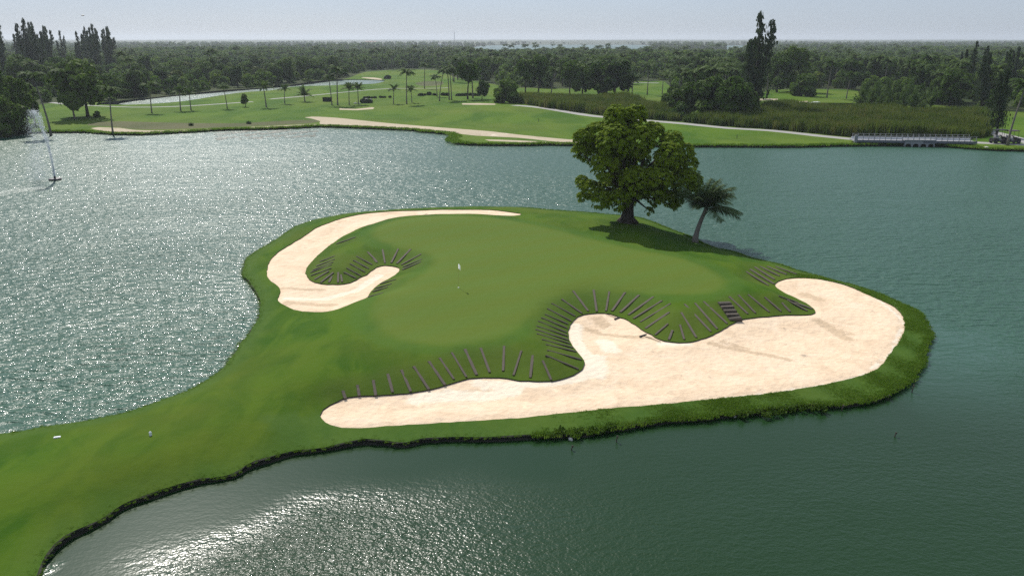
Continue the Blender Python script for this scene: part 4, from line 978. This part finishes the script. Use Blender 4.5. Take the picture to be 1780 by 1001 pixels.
lo, hi = rp.min(0), rp.max(0); c = np.column_stack([rf.uniform(lo[0], hi[0], 40000), rf.uniform(lo[1], hi[1], 40000)])
c = c[inside(rp, c)][:9000]; zc = zf(c)
rh_ = (.85 + .28 * np.sin(c[:, 0] / 4.3 + np.sin(c[:, 1] / 3)) * np.sin(c[:, 1] / 5.1) + rf.uniform(-.22, .3, len(c)))
scatter('reeds', [(x, y, z) for (x, y), z in zip(c, zc)], reed_src, np.clip(rh_, .4, 1.5), seed=5)
# shoreline scrub on the far bank
k = rf.randint(0, len(LSs) - 1, 6000); tt = rf.rand(len(k))[:, None]; base = LSs[k] * tt + LSs[k + 1] * (1 - tt) + np.column_stack([rf.uniform(-1.2, 1.2, len(k)), rf.uniform(-.15, .9, len(k))]); zc = zf(base)
scatter('shore_weeds', [(x, y, z - .12) for (x, y), z in zip(base, zc)], [blade_clump(80 + i, 30, .5, .35, .03, m_tuft) for i in range(3)], (.25, 1.0), seed=6)
# island rough grass: shore fringe + the uncut band below the sand
tsrc = [blade_clump(90 + i, 30, .13, .14, .010, m_tuft, .7) for i in range(4)]
k = rf.randint(0, len(shoreS), 10000); off = np.abs(rf.normal(0, .16, len(k))) - .05; b1 = shoreS[k] - nrm[k] * off[:, None] + rf.uniform(-.18, .18, (len(k), 2))
x0, y0 = shoreS.min(0); x1, y1 = shoreS.max(0); c = np.column_stack([rf.uniform(0, x1, 700000), rf.uniform(y0, y1, 700000)])
dM = pdist(bM[::3], c); dL = pdist(shoreS[::4], c); inn = inside(shoreS, c) & ~inside(bM, c) & ~inside(bL, c)
pr_ = rf.rand(len(c)) < smooth(2.6, 1.2, dM) * smooth(1, 9, c[:, 0])
b2 = c[inn & pr_ & (dL < 3.4)][:60000]
b = np.vstack([b1, b2]); sc_arr = np.concatenate([rf.uniform(.5, 1.25, len(b1)), rf.uniform(.3, .85, len(b2)) * (.7 + .5 * np.sin(b2[:, 0] * 1.3) * np.sin(b2[:, 1] * 1.1 + b2[:, 0] * .4))])
sc_arr *= np.where(b[:, 0] < 1, .42, 1.0)
scatter('rough_grass', [(x, y, z - .01) for (x, y), z in zip(b, np.maximum(zisl(b), .12))], tsrc, sc_arr, seed=7)
# leafy weeds overhanging the near bank
def weed_mesh(seed):
    r = random.Random(seed); mb = MB()
    for _ in range(60):
        d_ = rvec(r); p_ = Vector((d_.x * .35, d_.y * .3, abs(d_.z) * .35)) * r.uniform(.4, 1); u = rvec(r) * .07; v = u.cross(rvec(r)).normalized() * .045; quad(mb, p_, u, v)
    return mb.mesh('weed', m_leaf)
wpx = [(960 + i * 7.3, 757 - (i % 3) * 3 - i * .6) for i in range(15)] + [(1340 + i * 9, 712 - (i % 2) * 4) for i in range(11)] + [(1290 + i * 14, 722 - (i % 3) * 3) for i in range(6)]
wl_ = [at(x, y, .15) for x, y in wpx]; scatter('bank_weeds', [(p_[0], p_[1], .12) for p_ in wl_], [weed_mesh(i) for i in range(3)], (.45, .95), seed=8)
# lily pads in the shallows
lm = MB(); rl = random.Random(4)
for _ in range(900):
    t_ = rl.random(); px = 372 + 178 * t_; py = 227 + rl.random() ** 1.3 * (17 - 6 * t_) + .6 * math.sin(px * .2)
    if math.sin(px * .11 + py * .9) + rl.uniform(-.9, .9) < 0: continue
    p_ = at(px, py); rr_ = rl.uniform(.15, .5); o = len(lm.v); k = 7
    lm.v += [(p_[0] + math.cos(6.283 * i / k) * rr_, p_[1] + math.sin(6.283 * i / k) * rr_ * rl.uniform(.8, 1.2), .012 + rl.uniform(0, .03)) for i in range(k)]; lm.f.append(tuple(range(o, o + k)))
tag(lm.obj('lily_pads', plain('lily_leaf', (.055, .065, .025), .5, .4, .5)), kind='stuff')

# ------------------------------------------------------------------ objects
# flagstick
M = Mat('spray_water'); M.set(Base_Color=(.95, .96, .97, 1), Roughness=.4); M.b.inputs['Transmission Weight'].default_value = 0
tr = M.node('ShaderNodeBsdfTranslucent'); tr.inputs[0].default_value = (.96, .97, .98, 1); mx = M.node('ShaderNodeMixShader'); mx.inputs[0].default_value = .5
M.l.new(M.b.outputs[0], mx.inputs[1]); M.l.new(tr.outputs[0], mx.inputs[2]); M.l.new(mx.outputs[0], M.n['Material Output'].inputs[0]); m_spray = M.m
fx, fy, _ = at(797, 500, 1.5); fz = float(zisl([(fx, fy)])[0])
fl = thing('golf_flag', (fx, fy, fz), 'white flag on a thin yellow stick standing on the putting green', 'golf flag')
mb = MB(); mb.tube([(0, 0, -.05), (0, 0, 1.75)], .011, 6); mb.obj('flagstick', plain('yellow_stick', (.45, .42, .12), .5, .1), fl)
mb = MB(); k = 7
for i in range(k):
    t_ = i / (k - 1)
    for z in (1.72, 1.38): mb.v.append((  .02 + .13 * t_, .05 * math.sin(t_ * 5), z - .12 * t_))
mb.f = [(2 * i, 2 * i + 1, 2 * i + 3, 2 * i + 2) for i in range(k - 1)]; mb.obj('flag_cloth', m_spray, fl)
mb = MB(); mb.tube([(0, 0, .004), (0, 0, .02)], .055, 12); mb.obj('hole_cup', m_white, fl)
# small markers on the grass
def small(name, px, py, z, lab, cat, build, mat, isl=True, rz=0, smooth_=False):
    p_ = at(px, py, z); zz = float(zisl([p_])[0]) if isl else z
    mb = MB(); build(mb); o = mb.obj(name, mat, None, smooth_); o.location = (p_[0], p_[1], zz); o.rotation_euler[2] = rz
    return tag(o, lab, cat)
small('yardage_marker', 262, 758, .8, 'small white marker post on the grass neck near the mown ring', 'marker', lambda m: (m.tube([(0, 0, 0), (0, 0, .16), (0, 0, .2)], [.06, .06, .02], 8)), m_white)
small('sprinkler_cover', 99, 757, .6, 'flat white rectangular plate lying in the grass near the left water edge', 'cover', lambda m: (m.box(-.14, .14, -.06, .06, 0, .05), m.box(-.11, .11, -.04, .04, .05, .062)), m_white, rz=.3)
# rakes
def rake(px0, py0, px1, py1, lab):
    A = at(px0, py0, .45); B = at(px1, py1, .45); za, zb = [float(v) for v in zisl([A, B])]
    d_ = Vector((B[0] - A[0], B[1] - A[1], 0)); L = d_.length
    t = thing('bunker_rake', (A[0], A[1], za - .05), lab, 'rake', rz=math.atan2(d_.y, d_.x))
    mb = MB(); mb.tube([(0, 0, .05), (L * .5, 0, .075), (L, 0, .07 + zb - za)], .018, 6); mb.obj('handle', m_timber2, t)
    mb = MB(); mb.box(-.05, .03, -.3, .3, .03, .09)
    for i in range(9): mb.box(-.03, .01, -.29 + i * .07, -.27 + i * .07, -.02, .03)
    mb.obj('head', m_black, t)
rake(1073, 553, 1052, 546.5, 'rake lying on the sand at the top of the narrow bay of the large bunker')
rake(1118, 583, 1148, 594.5, 'rake lying on the sand against the lower edge of the timbered slope')
# stones at the water line, sticks in the water
def rock(mb, s, seed): mb.ball((0, 0, 0), (s, s * .8, s * .6), 8, 5, .22, random.Random(seed))
for i, (px, py, s, lab) in enumerate([(892, 762, .10, 'small pale stone at the water edge left of the white one under the bank'), (911, 759, .13, 'white stone at the water edge below the left part of the sand'), (992, 763, .14, 'flat pale stone in the water beside the overhanging weeds'),
        (1405, 706, .13, 'white stone on the bank below the right part of the sand'), (1278, 724, .08, 'tiny white pebble at the water edge left of the white bank stone')]):
    small('shore_stone', px, py, .03, lab, 'stone', lambda m, s=s, i=i: rock(m, s, i), m_stone, False, i)
small('shore_stone', 1715, 258, .3, 'round pale boulder at the far shore left of the curved palm', 'boulder', lambda m: rock(m, .55, 9), m_stone, False, smooth_=True)
def stick(m, h): m.tube([(0, 0, -.3), (.02, .01, h * .5), (.06, 0, h)], [.03, .028, .015], 6); m.tube([(.03, 0, h * .6), (.14, .05, h * .85)], [.015, .008], 5); m.ball((.05, 0, h), .05, 6, 4)
for px, py, h, lab in [(1585, 682, .42, 'dark snag sticking out of the water off the right bank'), (1543, 695, .25, 'small dark stub in the water close under the right bank'), (1463, 714, .3, 'dark stick in the water just below the leafy bank'),
        (1071, 768, .3, 'thin dark stick in the water right of the overhanging weeds'), (993, 782, .2, 'thin dark stick in the water below the flat pale stone'), (1555, 759, .2, 'dark twig afloat far out in the lower right water'), (1320, 712 + 10, .2, 'dark lump in the water near the tiny white pebble')]:
    small('snag', px, py, 0, lab, 'branch', lambda m, h=h: stick(m, h), m_timber2, False)
# fountain
fx, fy, _ = at(96, 313)
ft = thing('fountain', (fx, fy, 0), 'floating fountain with a dark round float throwing up a tall white jet', 'fountain')
mb = MB(); mb.tube([(0, 0, -.1), (0, 0, .08), (0, 0, .22), (0, 0, .26)], [.72, .80, .74, .3], 20); mb.obj('float', m_black, ft)
mb = MB(); mb.tube([(0, 0, .2), (0, 0, .45), (0, 0, .62)], [.16, .12, .07], 10); mb.obj('nozzle', m_black, ft)
rj = random.Random(6); mb = MB()
def drop(mb, p, s, el=1.0):
    mb.add([p + Vector((0, 0, s * el)), p + Vector((s * .7, 0, -s * .4)), p + Vector((-s * .4, s * .6, -s * .4)), p + Vector((-s * .4, -s * .6, -s * .4))], [(0, 1, 2), (0, 2, 3), (0, 3, 1), (1, 3, 2)])
for i in range(2300):
    t_ = rj.random() ** 1.25; z = .5 + 8.6 * (1 - (1 - t_) ** 1.15); w = .065 + .22 * t_ ** 1.7
    drop(mb, Vector((-1.25 * t_ ** 2.3 + rj.gauss(0, w), rj.gauss(0, w), z)), rj.uniform(.025, .055), 2)
for i in range(5200):
    t_ = rj.random() ** .8; a = t_ * 9.3; sx = -1.3 - .8 * t_ + rj.gauss(0, .25 + .5 * t_)
    drop(mb, Vector((sx - .2, rj.gauss(0, .5 + .5 * t_), 9.3 - a)), rj.uniform(.014, .036), 1.6)
mb.obj('jet', m_spray, ft)
# foam streak drifting left of the fountain
fm = MB()
for i in range(1100):
    t_ = rj.random(); px = -60 + 138 * t_; py = 346 - 20 * t_ ** .7 + rj.gauss(0, 3.8) * (1.25 - t_); p_ = at(px, py); s = rj.uniform(.03, .085)
    fm.add([(p_[0] - s * 2, p_[1], .010), (p_[0], p_[1] - s, .012), (p_[0] + s * 2, p_[1], .010), (p_[0], p_[1] + s, .012)], [(0, 1, 2, 3)])
tag(fm.obj('foam', plain('foam', (.36, .42, .36), .6, .1)), kind='stuff')
# golf carts
def cart(px, py, lab, body, roof, rz, s=1.0, canopy=True):
    x, y = P(px, py); z = float(zf([(x, y)])[0])
    t = thing('golf_cart', (x, y, z), lab, 'golf cart', rz=rz); t.scale = (s, s, s)
    mb = MB(); mb.box(-1.15, 1.15, -.55, .55, .28, .48); mb.box(.55, 1.15, -.5, .5, .48, .78); mb.box(-1.1, -.35, -.52, .52, .48, .72); mb.box(.5, .58, -.5, .5, .78, .95); mb.obj('body', body, t)
    mb = MB(); mb.box(-.5, -.05, -.5, .5, .48, .78); mb.box(-.58, -.45, -.5, .5, .78, 1.15); mb.obj('seat', m_offwhite, t)
    if canopy:
        mb = MB(); mb.box(-.95, .75, -.6, .6, 1.82, 1.88); mb.box(-.88, .68, -.53, .53, 1.88, 1.93); mb.obj('roof', roof, t)
        for sx in (-.85, .6):
            for sy in (-.5, .5): mb = MB(); mb.tube([(sx + (.1 if sx > 0 else 0), sy, .5), (sx, sy, 1.83)], .025, 5); mb.obj('roof_post', m_black, t)
    for sx in (-.8, .8):
        for sy in (-.55, .55): mb = MB(); mb.tube([(sx, sy - .1, .24), (sx, sy + .1, .24)], .24, 14); mb.obj('wheel', m_black, t)
    mb = MB(); mb.tube([(.45, .25, .8), (.25, .25, 1.05)], .02, 5); mb.tube([(.23, .25, .98), (.27, .25, 1.12)], .17, 10); mb.obj('steering_wheel', m_black, t)
cart(1405, 189, 'white-roofed golf cart parked by the reeds, the left of two', m_white, m_white, .5)
cart(1418, 188.5, 'white-roofed golf cart parked by the reeds, the right and slightly higher of two', m_white, m_white, .35, 1.08)
cart(1736, 248, 'dark golf cart on the path beside the shore under the narrow casuarina', m_black, m_black, .05, 1.25)
cart(1757, 248.5, 'white-seated golf cart on the path behind the curved palm stem', m_black, plain('maroon_roof', (.09, .05, .06), .5, .1), .05, 1.2)
# footbridge with culvert
m_beam = plain('bluish_concrete', (.12, .13, .155), .8, .2, .8)
A = Vector(at(1484, 242, 1.0)); B = Vector(at(1692, 247, .8)); d_ = B - A; L = d_.length; ang = math.atan2(d_.y, d_.x)
br = thing('footbridge', (A.x, A.y, .75), 'long low bridge with white post railings over three round culvert openings', 'bridge', rz=ang)
mb = MB(); mb.box(-.3, L, -1.5, 1.5, 0, .18); mb.obj('deck', m_offwhite, br)
mb = MB(); mb.box(0, L, -1.62, -1.5, -.12, .30); mb.obj('edge_beam', m_beam, br)
mb = MB(); mb.box(0, L, 1.5, 1.62, -.12, .50); mb.obj('edge_beam', m_white, br)
postm = MB(); postm.box(-.05, .05, -.05, .05, .3, 1.12); pmsh = postm.mesh('post', m_offwhite)
for i in range(22):
    for sy in (-1.56, 1.56): o = link('post', pmsh, br); o.location = (.2 + i * (L - .4) / 21, sy, 0)
for sy in (-1.56, 1.56):
    for z in (.68, 1.06): mb = MB(); mb.tube([(.1, sy, z), (L - .1, sy, z)], .028, 5); mb.obj('rail', m_offwhite, br)
mb = MB(); mb.box(-.3, .15, -1.7, -1.35, -.5, 1.15); mb.obj('end_pillar', m_offwhite, br)
# culvert wall: arches cut as openings
C0 = Vector(at(1566, 253.6, 0)); C1 = Vector(at(1618, 254.2, 0)); dd = C1 - C0; Lw = dd.length
cw = thing('culvert_wall', (C0.x, C0.y - 1.3, 0), 'pale culvert wall with four arched openings at the water under the bridge', 'culvert', rz=math.atan2(dd.y, dd.x))
mb = MB(); top = 1.05; na_ = 4; cw_ = Lw / na_
for i in range(na_):
    cx_ = (i + .5) * cw_; r_ = cw_ * .36; k = 10; arc = [(cx_ - r_ * math.cos(math.pi * j / k), .12 + r_ * .62 * math.sin(math.pi * j / k) + .12) for j in range(k + 1)]
    mb.add([(i * cw_, 0, -.4), (i * cw_, 0, top), (cx_ - r_, 0, -.4), (cx_ - r_, 0, top)], [(0, 2, 3, 1)]); mb.add([((i + 1) * cw_, 0, -.4), ((i + 1) * cw_, 0, top), (cx_ + r_, 0, -.4), (cx_ + r_, 0, top)], [(0, 1, 3, 2)])
    for j in range(k):
        (xa, za), (xb, zb) = arc[j], arc[j + 1]
        mb.add([(xa, 0, za), (xb, 0, zb), (xb, 0, top), (xa, 0, top)], [(0, 1, 2, 3)]); mb.add([(xa, 0, za), (xb, 0, zb), (xb, 1.4, zb), (xa, 1.4, za)], [(0, 3, 2, 1)])
mb.box(-.05, Lw + .05, -.12, 1.5, top + .002, top + .16)
mb.add([(0, 1.4, -.4), (Lw, 1.4, -.4), (Lw, 1.4, top), (0, 1.4, top), (0, .01, -.4), (0, .01, top), (Lw, .01, -.4), (Lw, .01, top)], [(0, 1, 2, 3), (4, 5, 3, 0), (6, 1, 2, 7)])
mb.obj('arch_wall', m_offwhite, cw)
# low shrubs, hedge block and stones on the fairway
x, y = P(569, 176); hb = MB(); hb.box(-1.25, 1.25, -.5, .5, 0, 1.15)
rh = random.Random(2)
for _ in range(700):
    f_ = rh.choice([0, 1, 2]); p_ = Vector((rh.uniform(-1.3, 1.3), rh.choice([-.52, .52]) if f_ == 0 else rh.uniform(-.55, .55), rh.uniform(0, 1.2) if f_ < 2 else 1.18)); u = rvec(rh) * .12; quad(hb, p_, u, u.cross(rvec(rh)).normalized() * .08)
o = hb.obj('clipped_hedge', m_hedge); o.location = (x, y, float(zf([(x, y)])[0]) - .05); tag(o, 'low dark box-shaped hedge left of the two tallest fairway palms', 'hedge')
sh = crown_mesh('low_shrub', [((0, 0, .3), (.7, .6, .4)), ((.5, .1, .25), (.5, .5, .35))], 240, .28, m_hedge, 5)
for i, (px, py, w) in enumerate([(633, 178, 1.6), (641, 178, 1.4), (634, 171.5, .8), (640, 171.5, .9), (646, 171.5, .7), (652, 171.5, .8), (662, 171.2, .8), (668, 171.2, .7), (678, 171.2, .8), (732, 169, 1.1), (738, 168.5, .8), (746, 167.5, 1.3), (755, 168, .9),
        (771, 168, 1.2), (777, 168, 1.2), (797, 168, 1.1), (803, 167.5, 1.1), (809, 167, 1.1), (819, 166.5, 1.2), (826, 166.5, 1.1), (832, 166.5, 1), (674, 137, 2.2)]):
    x, y = P(px, py); o = link('low_shrub', sh); o.location = (x, y, float(zf([(x, y)])[0])); o.scale = (w, w, w); o.rotation_euler[2] = i
    tag(o, ('small dark low shrub %s across the fairway' % ['in front of the white stones, left one', 'in front of the white stones, right one', 'first behind the white stones', 'second behind the white stones', 'third behind the white stones', 'fourth behind the white stones', 'fifth behind the white stones', 'sixth behind the white stones', 'next to the lone palm', 'leftmost before the grove', 'second before the grove', 'third before the grove', 'beside the leaning palm stem', 'left of the touching palms', 'between the touching palms stems', 'leftmost of the right row', 'second of the right row', 'third of the right row', 'fourth of the right row', 'fifth of the right row', 'last of the right row'][i]) if i < 21 else 'dark cone-like shrub alone at the far end of the river', 'shrub', 'low shrubs across the fairway' if i < 21 else None)
stn = MB(); rock(stn, .5, 3); stm = stn.mesh('fairway_stone', m_stone, True)
for i, (px, py, s, lab) in enumerate([(618, 179, 1.0, 'white stone left of the slim palm above the long thin bunker'), (625, 179.5, .7, 'small white stone right of the slim palm above the long thin bunker'), (637, 173.5, 1.2, 'largest white stone among the low shrubs in mid fairway'), (645, 173.5, .8, 'white stone right of the largest one among the low shrubs')]):
    x, y = P(px, py); o = link('fairway_stone', stm); o.location = (x, y, float(zf([(x, y)])[0]) + .1); o.scale = (s,) * 3; tag(o, lab, 'stone')
# distance posts on the fairway
for px, py, lab in [(936, 212, 'thin dark post standing on the bright fairway left of the big tree'), (1281, 240, 'thin dark post standing on the bright fairway right of the big tree')]:
    x, y = P(px, py); mb = MB(); mb.tube([(0, 0, -.1), (0, 0, .7), (0, 0, .75)], [.05, .05, .02], 6); o = mb.obj('distance_post', m_black); o.location = (x, y, float(zf([(x, y)])[0])); tag(o, lab, 'post')
for px, py, lab in [(332, 217, 'dark clump of weeds on the dry bank, the left of two'), (433, 214, 'dark clump of weeds on the dry bank, the right of two')]:
    x, y = P(px, py + 1); o = link('weed_clump', blade_clump(int(px), 60, .8, .5, .04, m_hedge)); o.location = (x, y, float(zf([(x, y)])[0])); tag(o, lab, 'weeds')
# mast and buildings far away
x, y = px_at(790, 3000); mast = thing('radio_mast', (x, y, 0), 'thin lattice mast rising above the distant horizon', 'mast')
for sx, sy in ((-1, -1), (1, -1), (0, 1.2)): mb = MB(); mb.tube([(sx, sy, 0), (sx * .5, sy * .5, 44)], .28, 5); mb.obj('mast_leg', m_offwhite, mast)
mb = MB()
for k in range(14): z = 3 * k; s_ = 1 - k / 28; mb.tube([(-s_, -s_, z), (s_, -s_, z + 3), (0, 1.2 * s_, z + 1.5), (-s_, -s_, z)], .1, 4)
mb.obj('bracing', m_offwhite, mast); mb = MB(); mb.tube([(0, 0, 43), (0, 0, 49)], .15, 5); mb.obj('antenna', m_offwhite, mast)
m_red = plain('tile_roof', (.32, .14, .09), .8, .2)
for i, (px, dd_, w, h, lab) in enumerate([(704, 3100, 9, 10, 'small white house on the horizon, leftmost of the distant ones'), (716, 1900, 10, 8, 'white house in front of the other distant ones among trees'), (751, 3200, 8, 10, 'small white house on the horizon just left of the mast'), (764, 1850, 7, 8, 'small white house left of the bright lagoon strip'), (645, 3000, 40, 9, 'long red-roofed building on the horizon left of the white houses')]):
    x, y = px_at(px, dd_); b_ = thing('distant_house', (x, y, 0), lab, 'house')
    mb = MB(); mb.box(-w / 2, w / 2, -5, 5, 0, h); mb.obj('wall', m_white if i < 4 else m_stone, b_)
    mb = MB(); e = w / 2 + .4; mb.add([(-e, -5.5, h), (e, -5.5, h), (e, 5.5, h), (-e, 5.5, h), (-e * .8, 0, h + 2.2), (e * .8, 0, h + 2.2)], [(0, 1, 5, 4), (2, 3, 4, 5), (1, 2, 5), (3, 0, 4), (0, 3, 2, 1)]); mb.obj('roof', m_offwhite if i < 4 else m_red, b_)
    for k in range(3): mb = MB(); mb.box(-.6, .6, -5.08, -5.0, h * .45, h * .75); o = mb.obj('window', m_black, b_); o.location.x = (k - 1) * w * .3
# bird
bx, by, bz = (199 - 890) / F * 130, 127, H + 0.5 + (68.5 - 38) / F * 130
bd = thing('bird', (bx, by, bz), 'small dark bird flying in the pale sky on the left', 'bird', rz=.6)
mb = MB(); mb.tube([(-.22, 0, 0), (-.1, 0, .01), (.08, 0, .02), (.2, 0, .03), (.26, 0, .02)], [.01, .05, .06, .04, .01], 7); mb.add([(-.2, 0, 0), (-.36, .07, 0), (-.36, -.07, 0)], [(0, 1, 2)]); mb.obj('body', m_black, bd)
for s in (-1, 1): mb = MB(); mb.add([(.1, s * .03, .03), (-.07, s * .03, .03), (.12, s * .3, .13), (-.03, s * .3, .12), (0, s * .55, .06)], [(0, 1, 3, 2), (2, 3, 4)]); mb.obj('wing', m_black, bd)

for o in SC.objects:          # keep every label within sixteen words
    if 'label' in o and len(o['label'].split()) > 16:
        o['label'] = o['label'].replace('second nearest', 'second').replace('third nearest', 'third').replace('fourth nearest', 'fourth').replace('fifth nearest', 'fifth').replace(' of the left wood', '').replace(' of the dark right wood', '')
# ------------------------------------------------------------------ haze
mb = MB(); mb.box(-9600, 9600, -250, 9700, -2.0, 56); hz = mb.obj('haze', plain('tmp', (1, 1, 1)))
hm = bpy.data.materials.new('haze'); hm.use_nodes = True; hn = hm.node_tree.nodes; hn.clear()
vp = hn.new('ShaderNodeVolumePrincipled'); vp.inputs['Color'].default_value = (.86, .93, 1, 1); vp.inputs['Density'].default_value = .00015; vp.inputs['Anisotropy'].default_value = .3
ho = hn.new('ShaderNodeOutputMaterial'); hm.node_tree.links.new(vp.outputs[0], ho.inputs['Volume'])
hz.data.materials.clear(); hz.data.materials.append(hm); tag(hz, kind='stuff')
